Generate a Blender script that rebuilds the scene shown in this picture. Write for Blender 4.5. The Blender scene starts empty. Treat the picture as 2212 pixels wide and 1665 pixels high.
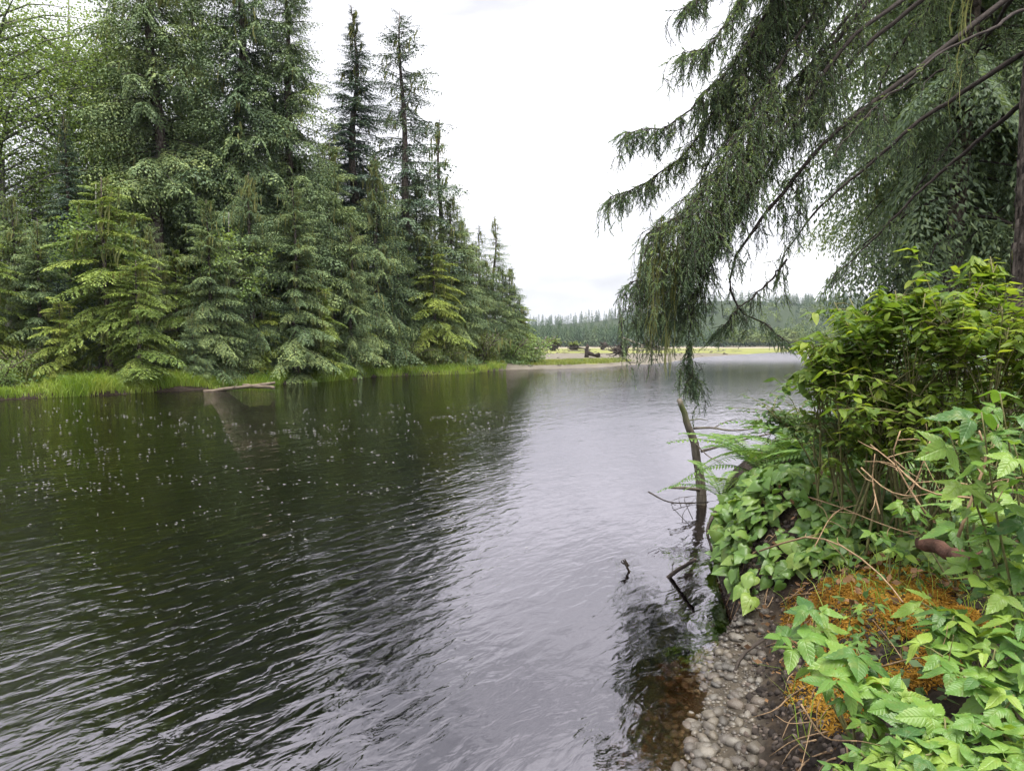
import bpy, math, random
import numpy as np
from mathutils import Matrix, Vector

SC = bpy.context.scene
COL = SC.collection
rad = math.radians

# ------------------------------------------------------------------ camera
CAM_H = 2.2
PITCH = rad(3.41)
FPX = 1469.0                      # focal length in the units of a 2212 x 1665 picture
cam = bpy.data.cameras.new('camera')
cam.sensor_fit = 'HORIZONTAL'
cam.sensor_width = 36.0
cam.lens = 36.0 * FPX / 2212.0
cam.clip_start = 0.05
cam.clip_end = 6000.0
camo = bpy.data.objects.new('camera', cam)
COL.objects.link(camo)
camo.location = (0, 0, CAM_H)
camo.rotation_euler = (math.pi / 2 - PITCH, 0, 0)
SC.camera = camo

# ------------------------------------------------------------------ sky, sun, exposure
SUN_EL, SUN_AZ = rad(76), rad(165)      # azimuth measured from +Y towards +X
w = bpy.data.worlds.new('World')
SC.world = w
w.use_nodes = True
nt = w.node_tree
nt.nodes.clear()
wo = nt.nodes.new('ShaderNodeOutputWorld')
bg = nt.nodes.new('ShaderNodeBackground')
bg.inputs['Strength'].default_value = 0.1
sky = nt.nodes.new('ShaderNodeTexSky')
sky.sky_type = 'NISHITA'
sky.sun_disc = False
sky.sun_elevation = SUN_EL
sky.sun_rotation = SUN_AZ
sky.dust_density = 3.0
tc = nt.nodes.new('ShaderNodeTexCoord')
mp = nt.nodes.new('ShaderNodeMapping')
mp.inputs['Scale'].default_value = (1.0, 1.0, 3.2)
nt.links.new(tc.outputs['Generated'], mp.inputs['Vector'])
ns = nt.nodes.new('ShaderNodeTexNoise')
ns.inputs['Scale'].default_value = 2.3
ns.inputs['Detail'].default_value = 6.0
ns.inputs['Roughness'].default_value = 0.5
ns.inputs['Distortion'].default_value = 0.3
nt.links.new(mp.outputs['Vector'], ns.inputs['Vector'])
cr = nt.nodes.new('ShaderNodeValToRGB')
cr.color_ramp.elements[0].position = 0.33
cr.color_ramp.elements[0].color = (0.40, 0.398, 0.42, 1)
cr.color_ramp.elements[1].position = 0.60
cr.color_ramp.elements[1].color = (1.0, 0.985, 1.03, 1)
nt.links.new(ns.outputs['Fac'], cr.inputs['Fac'])
SKY_CLOUD = 3.0
sc_ = nt.nodes.new('ShaderNodeVectorMath')
sc_.operation = 'SCALE'
sc_.inputs['Scale'].default_value = SKY_CLOUD
nt.links.new(cr.outputs['Color'], sc_.inputs[0])
mx = nt.nodes.new('ShaderNodeMix')
mx.data_type = 'RGBA'
mx.inputs[0].default_value = 0.95
nt.links.new(sky.outputs['Color'], mx.inputs[6])
nt.links.new(sc_.outputs[0], mx.inputs[7])
nt.links.new(mx.outputs[2], bg.inputs['Color'])
nt.links.new(bg.outputs[0], wo.inputs['Surface'])

sun = bpy.data.lights.new('sun', 'SUN')
sun.energy = 1.25
sun.angle = rad(45)
sun.color = (1.0, 0.965, 0.9)
suno = bpy.data.objects.new('sun', sun)
COL.objects.link(suno)
sd = Vector((math.sin(SUN_AZ) * math.cos(SUN_EL), math.cos(SUN_AZ) * math.cos(SUN_EL), math.sin(SUN_EL)))
suno.rotation_euler = (-sd).to_track_quat('-Z', 'Y').to_euler()

SC.view_settings.view_transform = 'Standard'
SC.view_settings.look = 'None'
SC.view_settings.gamma = 1.0
SC.view_settings.exposure = 2.5
SC.view_settings.use_curve_mapping = False

SC.render.engine = 'CYCLES'
cy = SC.cycles
cy.max_bounces = 6
cy.diffuse_bounces = 1
cy.glossy_bounces = 3
cy.transmission_bounces = 4
cy.transparent_max_bounces = 6
cy.volume_bounces = 0
cy.caustics_reflective = False
cy.caustics_refractive = False
cy.sample_clamp_indirect = 4.0
cy.use_adaptive_sampling = True
cy.adaptive_threshold = 0.02
cy.use_denoising = True
try:
    cy.denoiser = 'OPENIMAGEDENOISE'
    cy.denoising_input_passes = 'RGB_ALBEDO_NORMAL'
except Exception:
    pass

# ------------------------------------------------------------------ helpers
def P(dx, dy, Y):
    """a point of the place that lies Y metres ahead of the camera and is seen at (dx, dy) of the 2212 x 1665 picture"""
    u = (dx - 1106.0) / FPX
    v = (832.5 - dy) / FPX
    d = np.array([u, v * math.sin(PITCH) + math.cos(PITCH), v * math.cos(PITCH) - math.sin(PITCH)])
    d = d * (Y / d[1])
    return np.array([d[0], d[1], d[2] + CAM_H])

def pixel_of(p):
    x, y, z = p[..., 0], p[..., 1], p[..., 2] - CAM_H
    dep = y * math.cos(PITCH) - z * math.sin(PITCH)
    up = y * math.sin(PITCH) + z * math.cos(PITCH)
    return 1106 + FPX * x / dep, 832.5 - FPX * up / dep

def unit(v):
    v = np.asarray(v, float)
    return v / (np.linalg.norm(v, axis=-1, keepdims=True) + 1e-9)

class MB:
    """collects vertices and faces; one mesh per build"""
    def __init__(self):
        self.v, self.f3, self.f4, self.a = [], [], [], []
        self.n = 0
    def add(self, V, F, var=None):
        V = np.asarray(V, float).reshape(-1, 3)
        F = np.asarray(F, int)
        if len(F):
            (self.f3 if F.shape[1] == 3 else self.f4).append(F + self.n)
        self.v.append(V)
        if var is None:
            var = 0.5
        self.a.append(np.broadcast_to(np.asarray(var, float), (len(V),)))
        self.n += len(V)
    def mesh(self, name, mat, smooth=False):
        me = bpy.data.meshes.new(name)
        if self.n == 0:
            return me
        V = np.concatenate(self.v)
        f3 = np.concatenate(self.f3) if self.f3 else np.zeros((0, 3), int)
        f4 = np.concatenate(self.f4) if self.f4 else np.zeros((0, 4), int)
        nf = len(f3) + len(f4)
        idx = np.concatenate([f3.ravel(), f4.ravel()]).astype(np.int32)
        st = np.concatenate([np.arange(len(f3)) * 3, len(f3) * 3 + np.arange(len(f4)) * 4]).astype(np.int32)
        me.vertices.add(len(V))
        me.vertices.foreach_set('co', V.astype(np.float32).ravel())
        me.loops.add(len(idx))
        me.loops.foreach_set('vertex_index', idx)
        me.polygons.add(nf)
        me.polygons.foreach_set('loop_start', st)
        if smooth:
            me.polygons.foreach_set('use_smooth', np.ones(nf, bool))
        at = me.attributes.new('var', 'FLOAT', 'POINT')
        at.data.foreach_set('value', np.concatenate(self.a).astype(np.float32))
        me.update(calc_edges=True)
        if mat:
            me.materials.append(mat)
        return me

def link(name, me, parent=None, loc=None, mat4=None):
    o = bpy.data.objects.new(name, me)
    COL.objects.link(o)
    if parent is not None:
        o.parent = parent
    if mat4 is not None:
        o.matrix_basis = mat4
    elif loc is not None:
        o.location = loc
    return o

def tag(o, label=None, cat=None, group=None, kind=None):
    if label: o['label'] = label
    if cat: o['category'] = cat
    if group: o['group'] = group
    if kind: o['kind'] = kind
    return o

def empty(name, loc, label, cat, group=None):
    o = bpy.data.objects.new(name, None)
    COL.objects.link(o)
    o.location = loc
    o.empty_display_size = 0.2
    return tag(o, label, cat, group)

def frame(d, n, p, s):
    """4x4: local X along d, local Z near n, at p, scale s"""
    x = unit(d)
    y = unit(np.cross(n, x))
    z = np.cross(x, y)
    m = np.eye(4)
    m[:3, 0] = x * s; m[:3, 1] = y * s; m[:3, 2] = z * s; m[:3, 3] = p
    return m

def tube(pts, radii, sides=6, cap=True, jit=0.0, rng=None):
    pts = np.asarray(pts, float)
    n = len(pts)
    radii = np.broadcast_to(np.asarray(radii, float), (n,))
    t = unit(np.gradient(pts, axis=0))
    ref = np.array([0.0, 0.0, 1.0]) if abs(t[0][2]) < 0.9 else np.array([1.0, 0.0, 0.0])
    V = []
    a = np.linspace(0, 2 * math.pi, sides, endpoint=False)
    for i in range(n):
        x = unit(np.cross(t[i], ref)); y = np.cross(t[i], x)
        r = radii[i]
        rr = r * (1 + (rng.uniform(-jit, jit, sides) if jit else 0))
        V.append(pts[i] + (np.cos(a) * rr)[:, None] * x + (np.sin(a) * rr)[:, None] * y)
    V = np.concatenate(V)
    i = np.arange(n - 1)[:, None] * sides; j = np.arange(sides)[None, :]; k = (j + 1) % sides
    F = np.stack([i + j, i + k, i + sides + k, i + sides + j], -1).reshape(-1, 4)
    if cap and sides >= 4:
        c0, c1 = len(V), len(V) + 1
        V = np.concatenate([V, pts[:1], pts[-1:]])
        jj = np.arange(sides); kk = (jj + 1) % sides
        e = (n - 1) * sides
        F = np.concatenate([F, np.stack([np.full(sides, c0), kk, jj, jj], -1), np.stack([np.full(sides, c1), e + jj, e + kk, e + kk], -1)])
        # the caps are triangles: split them off
        tri = F[-2 * sides:, :3]
        return V, F[:-2 * sides], tri
    return V, F, np.zeros((0, 3), int)

def add_tube(mb, pts, radii, sides=6, var=0.5, **k):
    V, F4, F3 = tube(pts, radii, sides, **k)
    b = mb.n
    mb.add(V, F4, var)
    if len(F3):
        mb.f3.append(F3 + b)

def curve(pts, n):
    """smooth resampling (Catmull-Rom) of a few control points"""
    p = np.asarray(pts, float)
    p = np.concatenate([2 * p[:1] - p[1:2], p, 2 * p[-1:] - p[-2:-1]])
    m = len(p) - 3
    out = []
    for s in np.linspace(0, m - 1e-6, n):
        i = int(s); t = s - i
        a, b, c, d = p[i:i + 4]
        out.append(0.5 * ((2 * b) + (-a + c) * t + (2 * a - 5 * b + 4 * c - d) * t * t + (-a + 3 * b - 3 * c + d) * t ** 3))
    return np.array(out)

_rw = np.random.default_rng(5)
_K = [(_rw.normal(size=2), _rw.uniform(0, 6.28)) for _ in range(24)]
def wob(x, y, s=1.0):
    """smooth noise, about -1..1, feature size about 1/s"""
    o = 0
    for k, (v, ph) in enumerate(_K):
        o = o + np.sin((x * v[0] + y * v[1]) * s * 1.6 + ph)
    return o / 5.0

def sstep(a, b, x):
    t = np.clip((x - a) / (b - a), 0, 1)
    return t * t * (3 - 2 * t)

# ------------------------------------------------------------------ materials
def new_mat(name):
    m = bpy.data.materials.new(name)
    m.use_nodes = True
    t = m.node_tree
    t.nodes.clear()
    out = t.nodes.new('ShaderNodeOutputMaterial')
    return m, t, out

def N(t, kind, **inp):
    n = t.nodes.new('ShaderNode' + kind)
    for k, v in inp.items():
        if k.startswith('_'):
            setattr(n, k[1:], v)
        else:
            n.inputs[k.replace('__', ' ')].default_value = v
    return n

def L(t, a, b):
    t.links.new(a, b)

def ramp(t, fac, stops):
    r = t.nodes.new('ShaderNodeValToRGB')
    e = r.color_ramp.elements
    while len(e) < len(stops):
        e.new(0.5)
    for el, (p, c) in zip(e, stops):
        el.position = p
        el.color = (*c, 1)
    L(t, fac, r.inputs['Fac'])
    return r.outputs['Color']

def math_(t, op, a, b=None, clamp=False):
    n = t.nodes.new('ShaderNodeMath')
    n.operation = op
    n.use_clamp = clamp
    for i, x in enumerate((a, b)):
        if x is None: continue
        if hasattr(x, 'is_linked') or hasattr(x, 'links'):
            L(t, x, n.inputs[i])
        else:
            n.inputs[i].default_value = x
    return n.outputs[0]

def mixc(t, fac, a, b, blend='MIX'):
    n = t.nodes.new('ShaderNodeMix')
    n.data_type = 'RGBA'
    n.blend_type = blend
    for i, x in ((0, fac), (6, a), (7, b)):
        if hasattr(x, 'links'):
            L(t, x, n.inputs[i])
        else:
            n.inputs[i].default_value = x if i == 0 else (*x, 1)
    return n.outputs[2]

def foliage_mat(name, c0, c1, c2, trans=0.35, rough=0.55, spec=0.3, bump=0.0, vein=0.0):
    wv = .4 if vein else .75
    m, t, out = new_mat(name)
    at = N(t, 'Attribute', _attribute_name='var')
    oi = N(t, 'ObjectInfo')
    f = math_(t, 'ADD', math_(t, 'MULTIPLY', at.outputs['Fac'], wv), math_(t, 'MULTIPLY', oi.outputs['Random'], 1 - wv))
    c = ramp(t, f, [(0.05, c0), (0.5, c1), (0.95, c2)])
    pb = N(t, 'BsdfPrincipled', Roughness=rough)
    pb.inputs['Specular IOR Level'].default_value = spec
    L(t, c, pb.inputs['Base Color'])
    tr = N(t, 'BsdfTranslucent')
    L(t, mixc(t, 1.0, c, (1.25, 1.2, 0.55), 'MULTIPLY'), tr.inputs['Color'])
    if bump:
        co = N(t, 'TexCoord')
        nz = N(t, 'TexNoise', Scale=bump, Detail=3.0)
        L(t, co.outputs['Object'], nz.inputs['Vector'])
        bp = N(t, 'Bump', Strength=0.35, Distance=0.004)
        L(t, nz.outputs['Fac'], bp.inputs['Height'])
        L(t, bp.outputs['Normal'], pb.inputs['Normal'])
    if vein:
        lv = N(t, 'Attribute', _attribute_name='luv')
        sp = N(t, 'SeparateXYZ'); L(t, lv.outputs['Vector'], sp.inputs[0])
        ay = math_(t, 'ABSOLUTE', sp.outputs[1])
        ph = math_(t, 'MULTIPLY', math_(t, 'SUBTRACT', sp.outputs[0], math_(t, 'MULTIPLY', ay, .9)), vein * 6.283)
        sn = math_(t, 'SINE', ph)
        ridge = math_(t, 'POWER', math_(t, 'ADD', math_(t, 'MULTIPLY', sn, .5), .5), 3.0)
        midr = math_(t, 'SUBTRACT', 1.0, math_(t, 'MULTIPLY', ay, 28.0), True)
        hgt = math_(t, 'ADD', ridge, math_(t, 'MULTIPLY', midr, 2.0))
        bp = N(t, 'Bump', Strength=0.4, Distance=-0.0022)
        L(t, hgt, bp.inputs['Height'])
        L(t, bp.outputs['Normal'], pb.inputs['Normal'])
        c = mixc(t, math_(t, 'MULTIPLY', hgt, .10, True), c, mixc(t, 1.0, c, (1.5, 1.4, 1.8), 'MULTIPLY'))
        # yellowing blotches and browned spots, different on every leaf
        co = N(t, 'TexCoord')
        off = N(t, 'VectorMath', _operation='ADD')
        L(t, co.outputs['Object'], off.inputs[0])
        cx = N(t, 'CombineXYZ')
        for q in range(3): L(t, math_(t, 'MULTIPLY', oi.outputs['Random'], 40.0 + 17 * q), cx.inputs[q])
        L(t, cx.outputs[0], off.inputs[1])
        nb = N(t, 'TexNoise', Scale=5.0, Detail=4.0); L(t, off.outputs[0], nb.inputs['Vector'])
        blot = math_(t, 'MULTIPLY', math_(t, 'SUBTRACT', nb.outputs['Fac'], .52), 3.0, True)
        c = mixc(t, math_(t, 'MULTIPLY', blot, .45), c, (.30, .30, .06))
        nb2 = N(t, 'TexNoise', Scale=13.0, Detail=2.0); L(t, off.outputs[0], nb2.inputs['Vector'])
        spot = math_(t, 'MULTIPLY', math_(t, 'SUBTRACT', nb2.outputs['Fac'], .70), 14.0, True)
        c = mixc(t, math_(t, 'MULTIPLY', spot, .8), c, (.14, .08, .03))
        L(t, c, pb.inputs['Base Color'])
    ms = N(t, 'MixShader', Fac=trans)
    L(t, pb.outputs[0], ms.inputs[1]); L(t, tr.outputs[0], ms.inputs[2])
    L(t, ms.outputs[0], out.inputs['Surface'])
    return m

def rough_mat(name, stops, scale=6.0, stretch=(1, 1, 1), bump=0.5, dist=0.02, rough=0.85, detail=6.0, moss=None):
    m, t, out = new_mat(name)
    co = N(t, 'TexCoord')
    mpn = N(t, 'Mapping')
    mpn.inputs['Scale'].default_value = stretch
    L(t, co.outputs['Object'], mpn.inputs['Vector'])
    nz = N(t, 'TexNoise', Scale=scale, Detail=detail, Roughness=0.65)
    L(t, mpn.outputs['Vector'], nz.inputs['Vector'])
    at = N(t, 'Attribute', _attribute_name='var')
    f = math_(t, 'ADD', nz.outputs['Fac'], math_(t, 'MULTIPLY', math_(t, 'SUBTRACT', at.outputs['Fac'], 0.5), 0.5))
    c = ramp(t, f, stops)
    if moss:
        nm = N(t, 'TexNoise', Scale=scale * 0.23, Detail=4.0)
        L(t, co.outputs['Object'], nm.inputs['Vector'])
        mr = N(t, 'MapRange')
        mr.inputs['From Min'].default_value = 0.5; mr.inputs['From Max'].default_value = 0.62
        L(t, nm.outputs['Fac'], mr.inputs['Value'])
        c = mixc(t, mr.outputs[0], c, moss)
    pb = N(t, 'BsdfPrincipled', Roughness=rough)
    pb.inputs['Specular IOR Level'].default_value = 0.25
    L(t, c, pb.inputs['Base Color'])
    bp = N(t, 'Bump', Strength=bump, Distance=dist)
    L(t, nz.outputs['Fac'], bp.inputs['Height'])
    L(t, bp.outputs['Normal'], pb.inputs['Normal'])
    L(t, pb.outputs[0], out.inputs['Surface'])
    return m

M = {}
M['spruce'] = foliage_mat('spruce_needles', (0.044, 0.084, 0.044), (0.150, 0.222, 0.096), (0.34, 0.41, 0.135), 0.07)
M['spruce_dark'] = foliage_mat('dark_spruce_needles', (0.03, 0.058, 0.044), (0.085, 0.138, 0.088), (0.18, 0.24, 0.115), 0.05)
M['hemlock'] = foliage_mat('hemlock_needles', (0.065, 0.12, 0.030), (0.22, 0.30, 0.06), (0.45, 0.50, 0.095), 0.12)
M['near_spruce'] = foliage_mat('near_spruce_needles', (0.065, 0.105, 0.075), (0.175, 0.25, 0.15), (0.34, 0.43, 0.19), 0.42, 0.5)
M['alder'] = foliage_mat('alder_leaves', (0.11, 0.18, 0.065), (0.21, 0.31, 0.11), (0.33, 0.42, 0.15), 0.36)
M['willow'] = foliage_mat('willow_leaves', (0.08, 0.12, 0.035), (0.15, 0.20, 0.06), (0.24, 0.28, 0.09), 0.35)
M['lichen'] = foliage_mat('hanging_lichen', (0.16, 0.18, 0.075), (0.24, 0.255, 0.11), (0.32, 0.32, 0.13), 0.4, 0.9, 0.05)
M['grass'] = foliage_mat('grass_blades', (0.09, 0.16, 0.025), (0.19, 0.30, 0.04), (0.34, 0.40, 0.09), 0.4)
M['marsh'] = foliage_mat('marsh_blades', (0.12, 0.165, 0.04), (0.20, 0.245, 0.055), (0.31, 0.31, 0.09), 0.3)
M['shrub'] = foliage_mat('shrub_leaves', (0.075, 0.15, 0.03), (0.175, 0.27, 0.038), (0.31, 0.385, 0.055), 0.48, 0.42, 0.4, vein=9)
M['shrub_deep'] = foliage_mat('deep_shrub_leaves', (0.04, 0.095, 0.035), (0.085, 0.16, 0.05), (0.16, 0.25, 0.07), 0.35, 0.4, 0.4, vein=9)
M['berry'] = foliage_mat('salmonberry_leaves', (0.048, 0.125, 0.036), (0.14, 0.27, 0.048), (0.28, 0.40, 0.065), 0.36, 0.36, 0.5, vein=8)
M['heart'] = foliage_mat('heart_leaves', (0.05, 0.12, 0.035), (0.13, 0.24, 0.05), (0.27, 0.38, 0.075), 0.34, 0.36, 0.5, vein=5)
M['fern'] = foliage_mat('fern_fronds', (0.07, 0.15, 0.04), (0.14, 0.25, 0.065), (0.24, 0.34, 0.09), 0.35)
M['moss_orange'] = foliage_mat('orange_moss', (0.13, 0.065, 0.018), (0.36, 0.195, 0.035), (0.52, 0.33, 0.07), 0.3, 0.9, 0.05)
M['far'] = foliage_mat('far_conifers', (0.035, 0.062, 0.042), (0.065, 0.102, 0.058), (0.12, 0.155, 0.08), 0.1, 0.9, 0.05)
M['far_broad'] = foliage_mat('far_broadleaf', (0.10, 0.14, 0.05), (0.15, 0.20, 0.08), (0.22, 0.26, 0.11), 0.2, 0.9, 0.05)
M['bark'] = rough_mat('spruce_bark', [(0.34, (0.03, 0.023, 0.02)), (0.5, (0.12, 0.095, 0.08)), (0.68, (0.28, 0.235, 0.20))], 13, (1, 1, .4), 1.0, 0.06)
M['bark_dark'] = rough_mat('dark_branch_bark', [(0.3, (0.02, 0.016, 0.014)), (0.7, (0.065, 0.052, 0.045))], 12, (1, 1, 1), 0.5, 0.01)
M['bark_pale'] = rough_mat('alder_bark', [(0.3, (0.09, 0.085, 0.075)), (0.7, (0.24, 0.23, 0.21))], 4, (2, 2, 1), 0.4, 0.01)
M['dead'] = rough_mat('weathered_wood', [(0.3, (0.06, 0.05, 0.04)), (0.55, (0.14, 0.12, 0.095)), (0.75, (0.25, 0.22, 0.175))], 6, (4, 4, 1), 0.7, 0.01, moss=(0.10, 0.12, 0.04))
M['drift'] = rough_mat('driftwood', [(0.3, (0.10, 0.088, 0.07)), (0.7, (0.26, 0.235, 0.195))], 3, (1, 1, 1), 0.5, 0.02)
M['rootwood'] = rough_mat('dark_root_wood', [(0.3, (0.018, 0.014, 0.012)), (0.55, (0.05, 0.04, 0.034)), (0.75, (0.12, 0.095, 0.08))], 3, (1, 1, 1), 0.9, 0.05)
M['log'] = rough_mat('bleached_log', [(0.3, (0.085, 0.065, 0.045)), (0.7, (0.22, 0.18, 0.135))], 2, (1, 6, 6), 0.5, 0.01)
M['redlog'] = rough_mat('rotting_red_log', [(0.3, (0.04, 0.022, 0.016)), (0.7, (0.17, 0.085, 0.06))], 9, (1, 1, 1), 0.9, 0.03)
M['twig'] = rough_mat('dry_twig', [(0.3, (0.20, 0.13, 0.075)), (0.7, (0.42, 0.29, 0.17))], 30, (1, 1, 1), 0.4, 0.002)
M['stem'] = rough_mat('green_stem', [(0.3, (0.10, 0.085, 0.035)), (0.7, (0.20, 0.20, 0.08))], 30, (1, 1, 1), 0.3, 0.002, rough=0.6)
M['foam'] = rough_mat('river_foam', [(0.3, (0.22, 0.215, 0.205)), (0.7, (0.42, 0.415, 0.40))], 40, (1, 1, 1), 0.3, 0.003)
M['litter'] = rough_mat('dead_leaf', [(0.3, (0.05, 0.028, 0.014)), (0.7, (0.17, 0.095, 0.045))], 30, (1, 1, 1), 0.3, 0.002)
# ------------------------------------------------------------------ terrain
_LS = np.array([(-400, -60), (-120, 4), (-60, 17), (-35, 22.5), (-20.6, 27.4), (-17.8, 30.2), (-15.4, 34.0), (-13.2, 36.2), (-12.2, 38.8), (-10.9, 41.5),
                (-9.4, 47.5), (-6.5, 49.8), (-3.65, 51), (-1.6, 57), (-.27, 61), (3.9, 62.5), (8.6, 66.5), (18.9, 83), (33, 120), (64, 176), (115, 262), (260, 300), (900, 330)], float)
_RS = np.array([(-300, -170), (-40, -24), (-5, -3.2), (-2, -1.7), (0, -0.75), (2, 0.33), (3.5, 0.97), (4.28, 1.27), (4.9, 1.52), (5.3, 1.78), (6.3, 1.95), (7.2, 2.25), (9.3, 2.85),
                (12, 4.6), (15, 6.7), (20, 10), (30, 18), (60, 44), (100, 84), (160, 170), (220, 420), (260, 1500), (5000, 4000)], float)
def d_left(x, y):
    return (y - np.interp(x, _LS[:, 0], _LS[:, 1])) * 0.75
def d_right(x, y):
    return x - np.interp(y, _RS[:, 0], _RS[:, 1])
def ground_z(x, y):
    x = np.asarray(x, float); y = np.asarray(y, float)
    dl = d_left(x, y) + 0.5 * wob(x, y, 0.25) * sstep(15, 40, np.hypot(x, y)) + 0.25 * wob(x, y, 1.1) * sstep(15, 30, y)
    a = sstep(-1.5, 2.5, x)
    zf = np.interp(dl, [-9, -4, -.8, 0, .45, 2.2, 8, 40, 120], [-1.8, -1.2, -.35, -.03, .2, .36, .75, 1.4, 3])
    zb = np.interp(dl, [-14, -3, 0, 4, 12, 40, 250, 420], [-1.8, -.5, 0, .16, .36, .5, .45, .6])
    zl = zf * (1 - a) + zb * a
    dr = d_right(x, y)
    near = np.interp(dr, [-5, -1.6, -.55, 0, .33, .46, .80, 1.25, 3, 8, 30, 100], [-1.8, -.8, -.17, 0, .065, .14, .52, .68, .92, 1.2, 2, 5])
    far = np.interp(dr, [-4, -.9, -.15, 0, .12, .5, 1.2, 4, 10, 40, 100], [-1.8, -.9, -.35, 0, .42, .74, .9, 1.2, 1.6, 3, 6])
    b = sstep(4.7, 5.5, y)
    zr = near * (1 - b) + far * b
    zr = zr + 0.035 * wob(x, y, 2.2) * sstep(.45, .9, dr) * sstep(60, 10, np.hypot(x, y))
    # the mound under the heart-leaved carpet, and the mossy hump in front of it
    zr = zr + 0.20 * np.exp(-(((x - 2.45) / .65) ** 2 + ((y - 5.75) / .75) ** 2)) * sstep(0, .35, dr)
    zr = zr + 0.16 * np.exp(-(((x - 2.1) / .45) ** 2 + ((y - 3.7) / .55) ** 2)) * sstep(.35, .7, dr)
    z = np.maximum(zl, zr)
    # far shore: low ground, then forested hills
    hz = np.interp(y, [380, 400, 430, 520, 900, 1500, 5000], [-5, 0, .8, 4, 10, 16, 20])
    z = np.maximum(z, hz + 0 * x)
    z = z + 52 * np.exp(-(((x - 470) / 210) ** 2 + ((y - 900) / 200) ** 2)) + 16 * np.exp(-(((x - 40) / 260) ** 2 + ((y - 850) / 160) ** 2)) * sstep(450, 600, y)
    z = z + 30 * np.exp(-(((x - 230) / 120) ** 2 + ((y - 720) / 120) ** 2)) * sstep(430, 560, y)
    return z
def on(x, y, dz=0.0):
    return np.array([x, y, float(ground_z(x, y)) + dz])

def build_ground():
    ang = np.concatenate([np.linspace(-180, -50, 50, endpoint=False), np.linspace(-50, 50, 330, endpoint=False), np.linspace(50, 180, 51)])
    r = np.concatenate([[0.02], np.geomspace(0.35, 3500, 340)])
    A, R = np.meshgrid(np.radians(ang), r)
    X = R * np.sin(A); Y = R * np.cos(A)
    Z = ground_z(X, Y)
    n, m = X.shape
    V = np.stack([X, Y, Z], -1).reshape(-1, 3)
    i = np.arange(n - 1)[:, None] * m; j = np.arange(m - 1)[None, :]
    F = np.stack([i + j, i + j + 1, i + m + j + 1, i + m + j], -1).reshape(-1, 4)
    F = F[:, ::-1]
    x, y, z = V.T
    dl, dr = d_left(x, y), d_right(x, y)
    bar = sstep(-2, .6, x) * sstep(-2, 0, dl)
    # gravel on the bar and at the foot of the near bank, marsh grass behind the bar
    nz = wob(x, y, 0.06)
    marsh = bar * sstep(.3, .7, sstep(140, 165, y + 14 * nz) + sstep(15, 9, x + 2 * wob(x, y, .3)) * sstep(4.5, 5.5, dl + .8 * wob(x, y, .5)) * sstep(14, 11, dl))
    marsh = marsh * sstep(410, 330, y + 25 * wob(x, y, .03))
    gravel = np.clip(bar * (1 - marsh) + sstep(.42, .30, dr) * sstep(-1.1, -.5, dr) * .3 * sstep(5.6, 4.9, y) + sstep(-12, -1, dl) * sstep(-1.5, 1, x) * sstep(1, -.5, dl), 0, 1)
    mud = sstep(330, 400, y + 25 * wob(x, y, .03)) * sstep(470, 440, y)
    mb = MB()
    mb.add(V, F)
    me = mb.mesh('ground', None, True)
    for nm, arr in (('gravel', gravel), ('marsh', marsh), ('mud', mud), ('wood', sstep(440, 460, y))):
        at = me.attributes.new(nm, 'FLOAT', 'POINT')
        at.data.foreach_set('value', arr.astype(np.float32))
    m_, t, out = new_mat('forest_soil_gravel_and_marsh')
    co = N(t, 'TexCoord')
    def noise(s, d=5.0, ro=.6):
        q = N(t, 'TexNoise', Scale=s, Detail=d, Roughness=ro)
        L(t, co.outputs['Object'], q.inputs['Vector'])
        return q.outputs['Fac']
    def attr(nm):
        return N(t, 'Attribute', _attribute_name=nm).outputs['Fac']
    soil = ramp(t, noise(9, 8), [(.32, (.010, .007, .005)), (.52, (.028, .020, .014)), (.72, (.065, .048, .032))])
    vor = N(t, 'TexVoronoi', Scale=16.0)
    L(t, co.outputs['Object'], vor.inputs['Vector'])
    vor2 = N(t, 'TexVoronoi', Scale=1.3)
    L(t, co.outputs['Object'], vor2.inputs['Vector'])
    grav = ramp(t, noise(26, 4), [(.3, (.065, .056, .044)), (.5, (.14, .122, .095)), (.7, (.25, .225, .18))])
    bwv = N(t, 'RGBToBW')
    L(t, vor.outputs['Color'], bwv.inputs[0])
    grav = mixc(t, .5, grav, ramp(t, bwv.outputs[0], [(.2, (.2, .2, .2)), (.8, (.8, .78, .74))]), 'SOFT_LIGHT')
    grav = mixc(t, .35, grav, ramp(t, noise(.5, 6, .75), [(.35, (.09, .08, .062)), (.65, (.27, .25, .21))]))
    mar = ramp(t, noise(.09, 8, .7), [(.3, (.12, .135, .045)), (.5, (.19, .205, .055)), (.68, (.28, .26, .12))])
    mudc = ramp(t, noise(.05, 8, .75), [(.35, (.20, .17, .12)), (.65, (.46, .41, .33))])
    c = mixc(t, attr('gravel'), soil, grav)
    c = mixc(t, attr('marsh'), c, mar)
    c = mixc(t, attr('mud'), c, mudc)
    c = mixc(t, attr('wood'), c, (.03, .045, .02))
    pb = N(t, 'BsdfPrincipled', Roughness=.9)
    pb.inputs['Specular IOR Level'].default_value = .2
    L(t, c, pb.inputs['Base Color'])
    bp = N(t, 'Bump', Strength=.8, Distance=.03)
    L(t, math_(t, 'ADD', noise(14, 8), math_(t, 'MULTIPLY', vor.outputs['Distance'], -.5)), bp.inputs['Height'])
    L(t, bp.outputs['Normal'], pb.inputs['Normal'])
    L(t, pb.outputs[0], out.inputs['Surface'])
    me.materials.append(m_)
    return tag(link('ground', me), 'dark soil of the river banks running out to gravel bar and marsh', 'ground', kind='structure')
GROUND = build_ground()

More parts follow.
